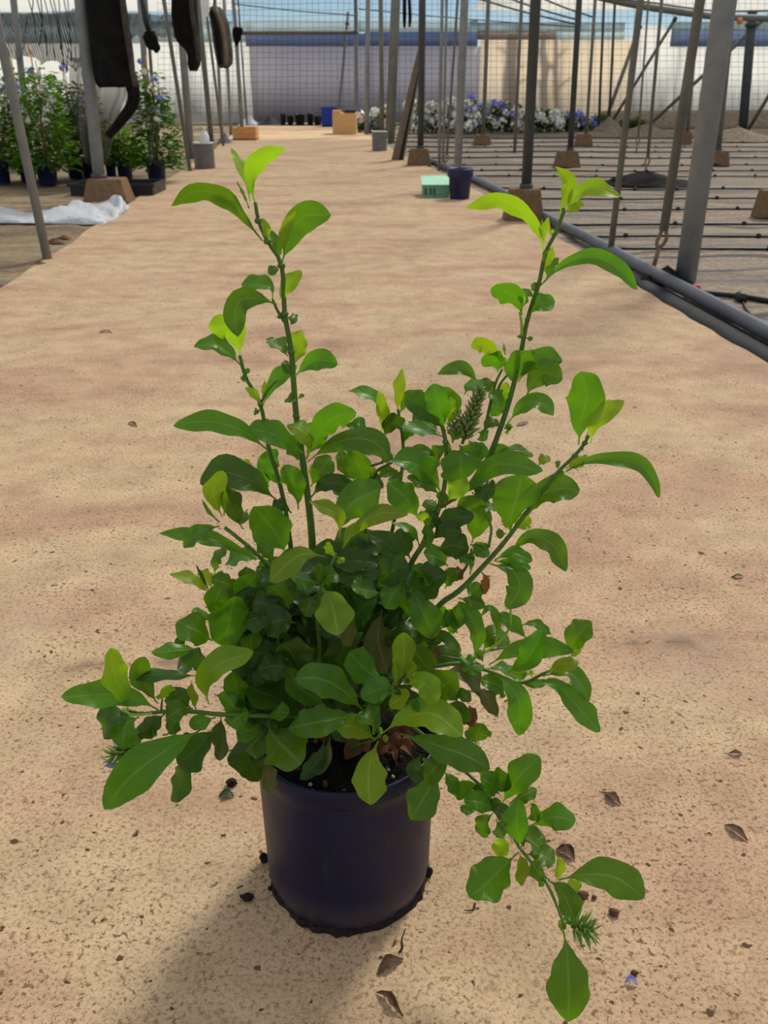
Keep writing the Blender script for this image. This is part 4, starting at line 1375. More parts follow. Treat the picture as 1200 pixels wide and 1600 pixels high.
# stems: tile, points, depths, radii in mm (base first)
STEMS = {
 'S1': ('P', [(492, 1120), (480, 1000), (488, 900), (486, 822), (474, 727), (463, 650), (455, 550), (445, 490), (440, 415), (418, 377), (404, 345), (399, 316)], [0, 0, 1, 1, 1, 1, 1, 1, 1, 1, 1, 1], 5.2, 1.6, 'stem'),
 'S2': ('P', [(482, 1110), (466, 960), (449, 815), (434, 744), (420, 700), (407, 632), (384, 590), (375, 555)], [1, 1.5, 1, 1, 1, 1, 1, 1], 3.4, 1.7, 'stem'),
 'S3': ('P', [(560, 1110), (600, 990), (638, 890), (663, 846), (688, 788), (697, 736), (696, 690), (688, 655)], [-1, -1, -1, -1, 0, 0, 0, 0], 4.0, 1.8, 'stem'),
 'S4': ('P', [(688, 790), (728, 764), (748, 738), (768, 705), (795, 629), (813, 555), (824, 500), (842, 443), (852, 396), (868, 364), (882, 328)], [0, 1, 2, 3, 4, 4, 4, 4, 4, 4, 4], 3.2, 1.7, 'stem'),
 'S5': ('P', [(600, 1110), (672, 965), (715, 925), (735, 906), (784, 852), (822, 802), (866, 744), (898, 712), (914, 692), (920, 680)], [-1, -2, -2, -2, -2, -2, -2, -2, -2, -2], 3.8, 1.6, 'stem'),
 'S6': ('P', [(500, 1090), (470, 950), (422, 887), (386, 852), (351, 824)], [-2, -3, -3, -4, -4], 3.4, 1.8, 'stem'),
 'S7': ('P', [(500, 1120), (460, 1120), (418, 1118), (341, 1116), (305, 1112), (256, 1112), (220, 1115), (195, 1108)], [-3, -7, -9, -10, -10, -10, -10, -10], 3.2, 1.6, 'stem'),
 'S8': ('P', [(600, 1080), (640, 1050), (690, 1040), (722, 1037), (768, 1050), (813, 1067), (848, 1053), (872, 1043)], [-1, -2, -3, -3, -3, -3, -3, -3], 2.5, 1.5, 'stem'),
 'S9': ('P', [(606, 1105), (676, 1160), (716, 1196), (749, 1227), (790, 1286), (811, 1323), (851, 1375), (876, 1430), (882, 1452)], [-3, -4, -5, -7, -9.5, -11.5, -14.5, -17, -18], 2.1, 1.5, 'stem'),
 'S10': ('P', [(560, 1130), (600, 1090), (612, 1075), (618, 1060)], [-2, -6, -8, -8], 3.0, 1.6, 'stem'),
 'S11': ('P', [(545, 1170), (575, 1160), (592, 1150), (594, 1138)], [-3, -7, -9, -9], 2.6, 1.5, 'stem'),
 'S12': ('P', [(510, 1100), (495, 960), (500, 925), (514, 890), (525, 865)], [-2, -5, -6, -6, -6], 3.0, 1.6, 'stem'),
 'S13': ('P', [(590, 1080), (590, 950), (575, 850), (565, 790), (560, 740), (598, 722)], [1, 2, 3, 3, 3, 3], 3.2, 1.4, 'stem'),
 'S14': ('P', [(575, 1080), (600, 900), (622, 780), (630, 705), (625, 660), (622, 640)], [2, 3, 4, 4, 4, 4], 3.0, 1.4, 'stem'),
}
STEM = {}
for k, (tl, pts, d, r0, r1, mat) in STEMS.items():
    P = [at(*tp(tl, *p), Y0 + dd / 100) for p, dd in zip(pts, d)]
    P[0].z = max(P[0].z, .19) if k not in ('S4',) else P[0].z
    n = 5 * (len(P) - 1)
    Q = catmull(P, n)
    mb = MB(); mb.tube(Q, [(r0 + (r1 - r0) * i / n) / 1000 for i in range(n + 1)], 8)
    for p in P[2:-1]:
        mb.blob(p, ((r0 + r1) / 2000 * 1.12), 5, 8, 4, .05, .8)
    STEM[k] = mb.build('stem', M[mat], plant, True)
    if k != 'S7':
        mb = MB(); mb.tube(Q[:max(3, n // 7)], [(r0 * 1.12 - .2 * i / n) / 1000 for i in range(max(3, n // 7))], 8)
        mb.build('woody_base', M['stem_w'], STEM[k], True)

def twig(parent, tl, pts, d, r0, r1, mat='stem'):
    P = [at(*tp(tl, *p), Y0 + dd / 100) for p, dd in zip(pts, d)]
    mb = MB(); n = 4 * (len(P) - 1); mb.tube(catmull(P, n), [(r0 + (r1 - r0) * i / n) / 1000 for i in range(n + 1)], 6)
    return mb.build('twig', M[mat], STEM[parent], True)

twig('S1', 'A', [(780, 1065), (740, 1000), (712, 935)], [1, 1, .5], 1.7, 1.1)
twig('S2', 'B', [(640, 560), (680, 480), (740, 410)], [1, 1, 1.5], 1.5, 1.1)
twig('S4', 'D', [(408, 1010), (405, 930), (395, 875)], [4, 3.6, 3.4], 1.7, 1.2, 'stem_y')
twig('S4', 'E', [(200, 640), (225, 500), (262, 350), (300, 270)], [3, 3.5, 4, 4.3], 2.0, 1.2)
twig('S4', 'E', [(262, 420), (290, 350), (330, 300)], [3.8, 4, 4.2], 1.5, 1.1)
twig('S5', 'C', [(885, 1075), (900, 960), (862, 875)], [-2.2, -1.5, -1], 1.5, 1.1)
twig('S8', 'J', [(310, 440), (440, 372), (540, 300), (588, 210), (592, 100)], [-3, -2.5, -2, -2, -2], 1.9, 1.1, 'stem_y')
twig('S8', 'J', [(430, 370), (560, 345), (650, 350)], [-2.5, -2, -2], 1.3, 1.0)
twig('S7', 'G', [(625, 475), (627, 440), (632, 410)], [-10, -10, -10], 1.2, .9)
twig('S7', 'G', [(410, 460), (440, 492), (500, 497), (575, 490)], [-10.3, -10.6, -10.6, -10.3], 1.5, 1.2, 'stem_y')
twig('S5', 'C', [(700, 1260), (760, 1180), (790, 1080)], [-1, -1, -1], 1.8, 1.1)
twig('S13', 'C', [(230, 700), (250, 640), (340, 590)], [2.5, 2.5, 2.5], 1.8, 1.2)
twig('S3', 'C', [(330, 1180), (400, 1150), (430, 1200)], [1, 1, 0], 2.0, 1.5)

LEAVES = """
@S1 1
A 615,400 592,300 605,190 690,110 790,80 w95 l y d1,0,-1 r10
A 585,385 560,260 520,160 475,75 w52 l y d1,2 r35
A 580,420 545,330 505,260 w16 l m d1.5,2
A 655,605 530,450 420,345 270,325 135,408 w100 o m d1,0,-2 r20
A 690,612 675,550 655,475 w45 e y
A 745,705 735,620 700,545 w50 e m d1.5,2
A 760,742 800,620 880,470 1045,458 w150 o m d1,2,1 r-15
A 755,685 785,540 845,435 w55 l y d0,-.5
A 745,750 715,770 685,775 w55 r m d.5,0
A 770,965 785,880 875,772 w82 e y d1,1.5
A 735,965 640,935 530,940 500,1030 515,1150 w125 e m d.5,-.5,-1.5 r-10
A 712,935 690,865 535,848 w85 o m d1,2
A 790,1045 822,1040 852,1062 w55 r m
A 790,1050 765,1040 730,1040 w20 l m
B 800,280 740,220 672,180 w78 l m d1.5,2.5
B 835,330 865,250 885,130 w105 e y d1.5,2
B 840,392 900,335 980,300 1083,325 w105 o m d.5,0,-1 r-20
B 840,392 800,350 785,300 w60 e m d1.5,2
B 855,520 825,515 790,520 w55 r m
B 860,520 875,505 895,500 w22 e m
B 905,865 955,755 1050,630 1190,600 w135 o m d1,0,-1 r10
B 905,830 925,760 870,690 790,672 w95 l y d.5,0
B 905,850 945,740 960,655 w120 e m d2,3
B 935,800 945,700 w25 l y
P 480,722 515,696 560,684 592,696 608,720 w36 o m d1,-1,-2 r15
B 895,885 840,810 830,725 w95 e m d2,3
B 860,1150 835,1010 780,895 w115 o m d0,-1 r15
B 930,1020 985,930 1040,842 w115 o m d1.5,2.5 r-10
B 930,1080 1010,1005 1170,1010 w95 o d d1,0
B 940,1000 930,890 w25 l y d1.5,2
B 820,1170 770,1120 700,1145 w75 o d d0,-1
@S2 1
B 530,285 512,200 465,120 345,108 w135 o y d1,0,0 r10
B 530,330 450,250 370,210 262,225 w90 l m d1,0
B 550,350 568,362 582,372 w32 r m
B 560,380 535,400 560,430 w12 l m
B 650,555 605,490 555,455 w45 l y d.5,0
B 655,530 665,480 668,415 w26 l y d1,1
B 655,565 700,460 755,390 850,330 w80 o m d1.5,2,2.5
B 640,585 620,592 605,597 w34 r m
B 685,812 590,735 500,680 330,648 148,675 w112 e m d.5,-1,-2 r10
B 885,830 800,765 700,715 585,690 w125 r m d0,-1.5,-2 r10
B 690,760 650,705 595,655 w120 r m d1.5,2
B 690,1020 680,920 735,805 w110 e m d1.5,2
B 615,965 570,905 508,855 w62 l y d1.5,2
B 745,1105 600,990 440,940 300,1005 w165 o d d-1,-2,-3 r-20
B 670,760 645,730 w40 e m d.5,0
B 760,1010 720,960 670,900 w60 e m d2,2
@S6 -4
B 425,1190 375,1060 430,928 w105 o y d-4,-5 r15
B 435,1185 442,1040 w30 l y d-4.5,-5
B 545,1262 490,1170 440,1010 w115 o d d-3,-4
B 410,1222 350,1160 310,1090 w20 l m
B 570,1150 540,1190 505,1195 w75 r m d-2,-3
F 790,312 720,180 605,40 w200 e m d-4,-5.5 r-10
F 410,155 340,168 270,205 205,275 w88 o m d-4,-5,-6 r15
F 620,345 500,280 360,225 200,200 68,195 w80 e m d-3,-4,-4.5 r-20
F 650,345 540,325 440,375 w85 l m d-2,-2
F 385,435 378,370 400,320 455,280 w55 e m d-3,-3
F 370,545 280,470 200,438 125,425 w62 l y d-4,-4.5
F 345,510 305,430 275,370 w20 l d
F 370,505 330,450 285,420 w72 e y d-3,-3
F 510,492 430,470 362,450 w95 e m d-4,-5
F 565,590 560,500 620,425 w125 e m d-4,-5
F 640,470 575,430 515,425 w70 o m d-3,-3
F 720,370 690,300 620,230 w75 e m d-2,-2
F 650,420 655,370 640,350 w60 e m d-3,-3
F 700,480 690,430 610,420 w60 o m d-4,-4
F 860,535 760,500 645,415 w140 e d d-4,-5 r10
F 740,560 650,560 600,640 w70 e d d-4,-5
F 540,690 600,610 640,540 w70 l d d-4,-4.5
F 450,885 455,750 495,550 w215 e m d-6,-7.5 r-12
F 400,660 390,570 430,490 w120 e m d-5,-6
F 370,805 280,745 172,690 w160 e m d-5,-6.5 r15
F 375,690 310,655 250,650 w65 o m d-4,-5
F 290,850 180,855 25,872 w85 e m d-5,-7 r-20
F 350,985 300,910 290,840 w115 e d d-6,-6.5
F 260,975 210,930 180,905 w115 e d d-5,-5
F 210,850 185,810 190,785 w60 e d d-4.5,-4.5
F 600,880 590,810 600,755 w105 r m d-6,-7
F 640,830 620,720 600,620 w100 o d d-3,-4
F 720,800 700,730 690,690 w110 r d d-3,-4
F 800,760 720,690 650,630 w50 l m d-3,-3
F 820,770 760,650 755,570 w40 l m d-2,-1
F 840,640 800,660 770,700 w60 e m d0,1
@S12 -6
F 1015,325 890,310 790,370 695,470 w130 o y d-6,-7,-8.5 r15
F 985,485 900,455 805,425 w85 e m d-6,-7
F 995,500 1050,600 1085,772 w190 e y d-6.5,-8,-9.5 r-10
F 1000,485 1030,440 1085,430 w100 r m d-6,-6.5
F 975,490 985,420 990,365 w60 r m d-6,-6
F 960,540 920,600 900,668 w88 r m d-6,-7
F 950,560 850,560 790,540 w70 e d d-5,-5
F 1090,215 1095,110 1040,60 918,12 w78 l y d-6,-6.5,-7.5 r15
F 1110,285 1140,210 1180,130 w40 l y d-6,-6
F 1070,330 1040,290 1030,240 w45 e y d-6.2,-6.5
F 1080,330 1110,345 1075,355 w25 r y
C 60,1070 150,950 270,880 430,885 w92 o y d-5,-6,-6.5 r15
C 30,1000 90,840 275,735 w200 o m d-4,-4.5,-5 r10
I 395,505 320,490 235,468 w90 e m d-5,-6
F 1180,640 1150,760 1110,830 w80 o b d-5,-6
@S13 3
C 335,345 260,245 180,200 82,185 w66 l m d3,3
C 272,425 290,300 258,183 w68 l y d3,2.5
C 290,445 335,365 410,342 w90 e d d3,2
C 120,420 140,370 190,400 w60 e m d3,3
C 60,380 120,390 190,395 w60 e m d3,4
C 200,715 150,620 105,515 w135 e m d2,1 r10
C 130,700 70,600 45,520 w75 e m d3,3.5
C 110,560 75,470 w50 e y d2.5,2.5
C 200,690 230,640 235,610 w35 l y d2.5,2.5
C 250,690 300,655 360,645 w55 e m d2.5,2.5
C 330,600 400,560 500,525 590,548 w56 e m d2,1
C 280,600 300,560 320,530 w70 o m d3,3.5
C 130,700 60,720 0,760 w80 e m d3,3
C 150,740 230,700 290,730 w70 e d d2,2
@S14 4
C 370,315 368,200 395,55 w62 l y d4,4
C 375,320 430,230 515,180 w62 l m d4.5,5
C 400,480 430,420 480,400 w55 o m d4,4
C 400,500 430,390 420,350 w40 e y d4,4
C 390,640 470,600 560,600 w90 o m d3,2
C 400,720 370,690 320,680 w80 o m d3,3
C 450,750 470,700 440,690 w30 l y d3,3
@S3 0
C 632,415 605,290 572,142 w128 o m d0,-1 r10
C 650,400 680,280 625,160 w95 o m d1,1.5
C 650,360 665,290 668,218 w42 e y d0,-.5
C 640,415 540,290 410,222 w135 o d d0,-1 r-10
C 625,445 500,400 388,388 w72 o m d0,-1
C 610,425 530,365 455,310 w100 o m d1,2
C 640,480 655,540 650,470 w40 e y
C 680,480 690,420 690,370 w80 e d d1,1
C 725,495 728,590 728,685 w215 r m d0,-1 r10
C 650,815 700,740 740,650 w115 e y d0,.5
C 650,480 600,540 578,605 w75 o m d1,1
C 820,600 835,530 825,480 w70 e m d1,2
C 620,775 560,670 450,590 335,590 w135 o m d0,-1,-2 r15
C 615,775 520,715 420,675 w68 o m d-.5,-1.5 r20
C 490,915 420,800 315,700 w150 e m d-.5,-1.5 r10
C 500,930 515,890 525,868 w58 r y d-1,-1.5
C 600,850 560,900 540,960 w120 o d d0,0
C 610,840 560,830 530,800 w70 e m d0,1
C 640,850 620,790 590,770 w60 e m d0,0
C 790,1050 815,920 735,785 w165 e m d.5,-.5 r-10
C 560,1015 670,920 805,895 w110 e d d-1,-1.5
C 555,1035 640,975 735,985 w85 o d d-1.2,-2 r15
C 590,1090 690,1065 775,1085 w135 e d d-1,-1.5
C 440,1185 520,1220 612,1255 w115 o m d-1.5,-2.5
C 655,1180 590,1130 515,1105 w115 e m d-1.5,-2 r15
C 420,1190 330,1070 200,995 w115 e d d-1,-2 r15
C 495,1070 450,980 330,930 w42 l m d-1,-1
C 440,1140 400,1050 380,965 w135 o d d0,.5
C 500,1090 540,1030 530,940 w60 e m d-1.2,-1.2
C 120,1125 200,1085 295,1062 w90 e d d-1,-1
C 300,1170 150,1150 0,1160 w120 e d d-2,-3
C 300,1235 150,1235 20,1255 w105 e d d-3,-4
I 545,395 490,470 415,585 w118 o m d-3,-4.5 r10
I 560,435 600,560 690,745 w145 o m d-2.5,-4 r-10
I 390,515 310,575 245,672 w120 e d d-3,-3.5
I 400,590 380,750 430,935 w135 e b d-3,-3.5
I 690,475 620,400 560,365 w85 e m d-2,-2
I 640,700 530,690 455,720 w95 e d d-2.5,-3
I 440,400 520,380 540,340 w50 e d d-1,-1
I 500,600 460,640 440,700 w60 e d d-2,-2
@S4 4
D 610,340 650,230 665,150 590,70 w70 l y d4,4,3.5 r10
D 640,330 700,235 800,190 950,237 w80 e y d4,3,2 r20
D 650,320 700,290 737,262 w62 e y d3.8,3.5
D 530,545 480,390 400,310 280,255 95,298 w82 e y d4,3,2 r15
D 530,510 528,440 552,350 w40 o y d4,3.5
D 524,440 520,355 w13 l m
D 590,450 575,435 565,425 w30 r y
D 530,650 545,590 578,512 w58 l y d3.8,3.5
D 545,690 570,620 612,575 w55 e m d4.3,4.6
D 510,728 600,640 700,585 800,572 930,625 1045,752 w85 o m d4,3,1.5 r10
D 500,715 485,735 470,712 w42 r m
D 410,890 385,820 330,765 236,745 w115 o m d3,2.5,2 r20
D 405,880 400,800 440,745 w85 e m d4,4.5
D 408,860 412,800 405,745 w32 l y d2.5,2.5
D 440,895 490,835 590,815 w92 o m d4,4 r15
D 425,1018 400,1010 378,1008 w18 l m
D 430,1018 450,1022 468,1014 w26 e m
D 300,1125 240,1080 190,1050 125,1062 w80 o y d4,3
D 275,1205 265,1150 205,1105 w110 e m d4,3.5 r20
D 315,1110 308,1050 w14 l m
E 365,372 372,270 445,165 w135 o m d4,3 r10
E 440,190 460,175 478,165 w30 e y
E 385,345 440,265 520,205 632,228 w95 o m d4,3.5 r15
E 430,425 470,345 530,290 632,330 w135 o m d4,4.5 r-15
E 330,570 400,485 480,450 545,475 582,528 w90 o m d3.5,3,2.5
E 350,590 330,600 350,598 w36 r m
E 300,585 250,560 195,582 w52 e m d3,2.5 r20
E 170,360 120,290 40,265 -60,300 w70 l m d4,3.5 r15
E 245,395 225,355 225,322 w72 r m d4.5,4.5
E 90,410 120,365 205,348 w75 e m d4,4.5
E 305,485 275,440 230,395 w65 e m d3,3
E 225,545 270,480 325,405 w95 e m d4.5,5
E 325,465 305,400 325,340 w65 e y d4.5,5
E 310,600 330,590 350,597 w36 r m
E 160,660 190,640 200,600 w60 e m d3,3
E 60,690 110,720 190,700 w90 e m d2,1.5
@S4 2
C 690,812 830,690 950,600 1195,640 w118 o m d1,0,-2 r15
C 900,560 1030,520 1140,555 w66 o m d2,2.5
C 780,722 850,740 938,740 w105 r d d1,0
C 790,760 860,830 932,860 w62 e m d1.5,1
C 840,690 860,620 840,580 w70 e m d2,2
C 860,560 930,520 1000,510 w60 e m d3,3
@S5 -2
E 345,1172 355,1060 385,960 405,850 w232 o m d-2,-2.5,-3 r10
E 345,1172 335,1110 310,1060 w60 e y d-2,-1.5
E 440,1080 530,960 640,930 728,938 w135 o m d-1.5,-1,-2 r15
E 360,1160 420,1110 452,1085 w88 r y d-1.5,-1
E 720,690 735,560 765,420 735,283 w182 o m d-2,-2.5,-3 r-15
E 785,680 815,560 970,442 w92 e y d-2,-3
E 740,720 760,660 775,610 w14 l m
E 650,835 760,782 890,765 1050,795 1130,880 1165,985 w80 e m d-2,-3,-4 r10
E 650,820 710,780 768,745 w62 l y d-2,-2
E 610,815 600,800 590,790 w36 r m
E 610,830 625,845 640,835 w36 r m
E 500,800 530,770 560,752 w58 e y d-2,-1.5
E 320,1180 290,1180 265,1185 w50 r m
P 793,866 825,840 862,850 885,893 w30 o m d-2,-3,-4 r10
C 920,1145 1020,1105 1135,1152 w75 o m d-2,-3 r15
I 975,345 1095,385 1140,470 1070,588 w125 o m d-2,-3,-4 r10
C 780,1055 830,1075 888,1122 w80 e m d-2.2,-3 r15
C 790,1160 750,1140 695,1120 w66 e m d-1.5,-1.5
C 780,1230 790,1150 785,1090 w30 l m
I 835,460 890,490 930,535 w85 e m d-1.5,-1.5 r15
I 810,530 870,545 955,572 w62 o m d-2,-2
I 740,480 765,420 790,365 w75 o m d-2,-1.5
I 1000,330 1100,350 1200,370 w60 e m d-1.5,-1.5 r15
I 935,390 960,430 940,510 w48 e k d-1,-1
I 800,440 820,400 810,360 w45 e k d-1,-1
I 870,300 930,260 900,230 w40 e m d-2.2,-2.2
I 830,330 850,320 890,345 w55 e m d-2.4,-2.8
@S8 -3
J 950,400 960,310 1063,187 w135 o m d-3,-3 r10
J 465,445 600,365 750,340 965,365 w112 e m d-3,-4 r-10
J 930,400 970,385 1010,345 w30 l y d-3.5,-3.5
J 570,490 690,410 788,238 w130 e m d-4,-4.5 r15
J 560,495 640,478 725,462 w40 l y d-4.2,-4.6
J 800,495 880,445 992,430 w80 e y d-4,-5
J 780,512 920,485 1005,560 1057,655 w95 o m d-3,-3.5,-4
J 700,550 850,560 960,660 1117,840 w120 o m d-4,-5,-6 r15
J 650,555 730,560 820,545 w50 e m d-3,-3
J 500,505 580,560 645,680 640,862 w132 e m d-3.5,-5,-6 r-10
J 440,450 375,450 318,485 w108 e m d-3.5,-4.5
J 300,430 270,340 180,285 60,300 w66 e m d-3,-3.5
J 375,415 400,290 370,180 290,75 w95 e m d-3,-2.5 r15
J 290,72 270,150 282,235 w118 e m d-2.5,-3.5 r10
J 500,325 520,220 470,110 420,160 w48 l m d-2,-2
J 690,300 620,220 515,152 w85 o m d-2,-2 r15
J 655,212 740,205 828,267 w52 e m d-1.5,-1.5 r15
J 430,365 490,270 590,310 w125 e m d1,1.5 r20
J 180,480 330,505 415,590 w95 o b d-3.5,-4.5
J 340,595 440,620 518,752 w85 l b d-3.5,-4.5
J 395,520 480,550 560,580 w105 e m d-2.5,-2.5 r15
J 430,425 410,385 408,355 w42 e m d-3,-3
J 450,470 540,470 640,520 w60 e m d-2,-2
J 640,550 650,510 690,490 w50 e m d-2.5,-2.5
J 720,520 710,490 705,475 w30 l y d-3.5,-3.5
J 530,590 545,620 550,600 w40 l m d-2,-2
J 180,240 210,190 200,100 w75 e m d-2,-2
J 230,270 250,180 210,120 w90 e m d-2,-2
J 240,620 300,615 362,658 w64 e m d-5,-6
J 300,820 285,740 225,675 w138 r d d-6,-7
J 320,800 350,740 390,700 w85 e k d-5.5,-5.5
J 385,920 395,850 430,788 w125 r m d-5,-5.5
J 140,400 150,380 165,430 w50 e k d-2,-2
@S7 -10
H 60,540 65,650 115,760 w145 e d d-6,-7.5,-8.5
H 140,610 165,720 180,828 w75 l b d-8,-9.5
H 165,440 190,510 265,590 345,668 w215 r m d-10,-11,-13 r10
H 165,405 220,388 282,390 w78 r m d-9.5,-10.5
G 610,470 500,415 350,380 55,395 w140 e m d-10,-11,-12 r-10
G 440,475 410,380 355,260 338,117 w132 e y d-10.5,-11 r20
G 605,435 530,320 500,240 535,168 w112 o m d-9.5,-9
G 628,420 632,385 650,333 w76 r y d-10,-10
G 500,510 430,550 398,692 w145 e m d-11,-12.5 r10
G 450,500 350,515 293,612 w125 e d d-10,-11
G 645,492 560,560 475,612 w100 e d d-9.5,-10
G 520,610 490,640 450,670 w60 e m d-10,-10
G 855,580 650,700 450,850 300,1036 w205 e m d-11,-13,-14 r-8
G 965,500 970,650 945,755 w105 o d d-9,-9.5
G 930,570 830,690 715,775 w190 o d d-9.5,-10.5
G 760,720 740,860 680,988 w118 o d d-9.5,-10
G 805,462 730,470 652,520 w108 r m d-10.5,-12 r15
G 935,512 860,530 783,555 w86 r m d-10.5,-11.5 r15
G 822,470 800,400 800,318 w52 o y d-11,-11.5
G 790,460 730,400 665,455 w115 e d d-8.5,-8.5
G 1145,475 1080,500 1010,560 w128 r m d-10,-11
G 1190,560 1120,590 1050,600 w110 r m d-9,-9.5
G 925,380 1000,420 1060,475 w95 e m d-9,-9
G 840,278 640,266 436,285 w66 e d d-8,-9 r-35
F 350,1165 325,1040 400,940 605,866 w138 e y d-9,-10,-10.5 r12
G 1070,480 1060,380 1030,250 w110 o m d-8,-8.5
G 660,610 700,550 720,520 w90 e d d-9,-9
G 560,600 580,580 600,590 w50 e m d-10,-10
@S10 -8
H 685,385 560,265 440,205 312,205 w160 o m d-8,-9.5,-11 r-12
H 480,355 340,260 275,150 w125 e m d-7,-8
H 640,395 460,435 275,475 w150 e m d-8.5,-10,-11 r10
H 375,380 200,310 20,230 w165 e d d-6,-7
H 805,235 700,165 600,65 w150 o m d-7,-8 r10
H 850,245 895,120 890,-42 w110 o y d-9,-9.5 r15
H 855,245 850,170 848,108 w28 l y d-9.2,-9.5
H 860,275 760,265 665,310 w130 e m d-8,-8.5
H 870,255 890,300 815,352 w85 e y d-9,-10.5
H 905,240 1000,225 1070,338 w115 e y d-9,-10.5 r10
H 905,205 930,170 962,138 w75 r y d-9,-9
H 1010,330 1090,260 1185,190 w150 o m d-7,-8
H 1060,195 1000,120 935,30 w130 e m d-5,-6
H 640,320 600,200 480,60 w170 e d d-4,-5
H 480,200 560,60 600,-20 w150 e d d-3,-4
H 900,350 960,340 1020,370 w70 e m d-8,-9
H 880,370 900,410 860,440 w60 e m d-7,-7
H 1200,310 1180,290 1130,280 w80 e m d-5,-5
@S11 -9
P 597,1146 635,1120 680,1116 723,1150 w46 o y d-9,-10,-11.5 r12
P 625,1146 675,1162 728,1180 766,1202 w46 o m d-9,-10,-11 r0
H 180,450 120,520 50,600 w160 e m d-8,-8.5,-9 r5
H 110,500 40,600 25,720 w120 e d d-5,-6,-7
H 420,420 330,420 240,400 w110 e d d-6,-7
H 620,470 560,500 500,480 w90 e d d-6,-7
H 758,540 718,640 705,760 715,884 w170 o y d-9,-11,-13.5 r10
H 745,535 640,470 512,450 w115 e y d-9,-10.5 r-10
H 748,500 720,430 640,400 w105 e m d-8,-8.5
H 765,520 770,480 760,465 w26 l y d-9.2,-9.2
H 785,535 795,515 800,550 w22 l y d-9.2,-9.5
H 1085,690 1030,800 930,962 w160 o m d-8,-10,-11.5 r-10
H 985,615 950,690 1000,755 w85 e d d-7,-8
H 1115,620 1060,690 1005,745 w125 e m d-9,-10 r15
H 1110,700 1155,760 1190,835 w68 e m d-7,-8 r15
H 470,530 445,640 340,748 w85 e d d-6,-8
H 500,520 470,640 420,725 w60 e b d-6,-7.5
H 660,560 690,580 700,540 w40 e k d-6,-7
@S9 -8
K 400,350 480,220 595,102 w132 o m d-8,-8.5 r10
K 435,345 510,300 580,268 w66 o m d-7.5,-7.5
K 390,295 340,240 295,205 w105 e m d-8,-9 r15
K 375,280 410,220 370,165 w85 e d d-7,-7
K 290,250 240,265 178,325 w85 o m d-7,-7.5
K 300,240 310,190 320,160 w60 e m d-6.5,-6.5
K 370,375 290,335 210,325 w95 e m d-8.5,-9.5 r15
K 360,340 300,290 255,270 w90 e m d-7.5,-7.5
K 265,385 220,375 190,362 w45 e m d-7.5,-8
K 360,390 325,430 298,508 w78 r m d-8,-8.5
K 375,420 385,470 405,522 w80 r m d-8.5,-9.5
K 405,495 405,550 378,607 w88 r y d-8.5,-9.5
K 450,445 410,400 355,380 w78 e d d-9,-9.5
K 380,330 375,370 365,310 w60 e d d-8,-8
K 490,565 478,430 490,320 w108 e m d-11,-11.5 r10
K 545,455 660,410 778,425 w122 o m d-9.5,-10.5 r-12
K 530,420 560,390 580,350 w66 e m d-9,-9
K 500,570 530,520 620,590 w100 e m d-10.5,-11
K 520,600 600,600 672,645 w92 o m d-11.5,-12.5
K 645,728 590,690 553,635 w74 e m d-14,-14.5 r15
K 680,735 695,670 692,612 w48 e y d-14,-14.5
K 488,588 410,665 320,755 235,815 w175 r m d-11.5,-13,-14.5 r15
K 490,592 515,660 510,758 w68 e y d-11.5,-13
K 690,730 830,700 980,715 1127,822 w160 o m d-14,-15,-17 r-12
K 635,730 710,790 772,932 w115 o m d-14.5,-16.5 r10
K 715,755 760,765 782,800 w64 r y d-14,-14.5
K 620,735 605,742 588,742 w40 r m
K 715,990 735,1120 742,1280 740,1450 w192 o m d-18,-20,-22 r-6
K 715,1000 708,960 695,930 w36 e y d-17.5,-17
K 700,930 725,920 760,915 w30 e m d-17,-17
K 720,950 760,935 795,920 w34 e m d-17.2,-17.4
K 540,480 575,490 600,495 w40 e k d-9,-9
"""
cur, dflt = 'S1', 0.0
for line in LEAVES.strip().splitlines():
    tk = line.split()
    if tk[0].startswith('@'):
        cur, dflt = tk[0][1:], float(tk[1])
        continue
    pts, w, kind, col, d, roll = [], 50, 'e', 'm', None, None
    for q in tk[1:]:
        if q in ('l', 'o', 'r', 'e'): kind = q
        elif q in ('y', 'm', 'd', 'b', 'k'): col = q
        elif q[0] == 'w': w = float(q[1:])
        elif q[0] == 'd': d = [float(x) for x in q[1:].split(',')]
        elif q[0] == 'r': roll = float(q[1:])
        else:
            x, y = q.split(','); pts.append(tp(tk[0], float(x), float(y)))
    if d is None: d = [dflt, dflt]
    if len(d) == 1: d = d * 2
    if roll is None: roll = lrnd.uniform(5, 38)
    leaf_px(pts, w * TILES[tk[0]][2], kind, col, STEM[cur], d, math.radians(roll * 1.3 + 6))

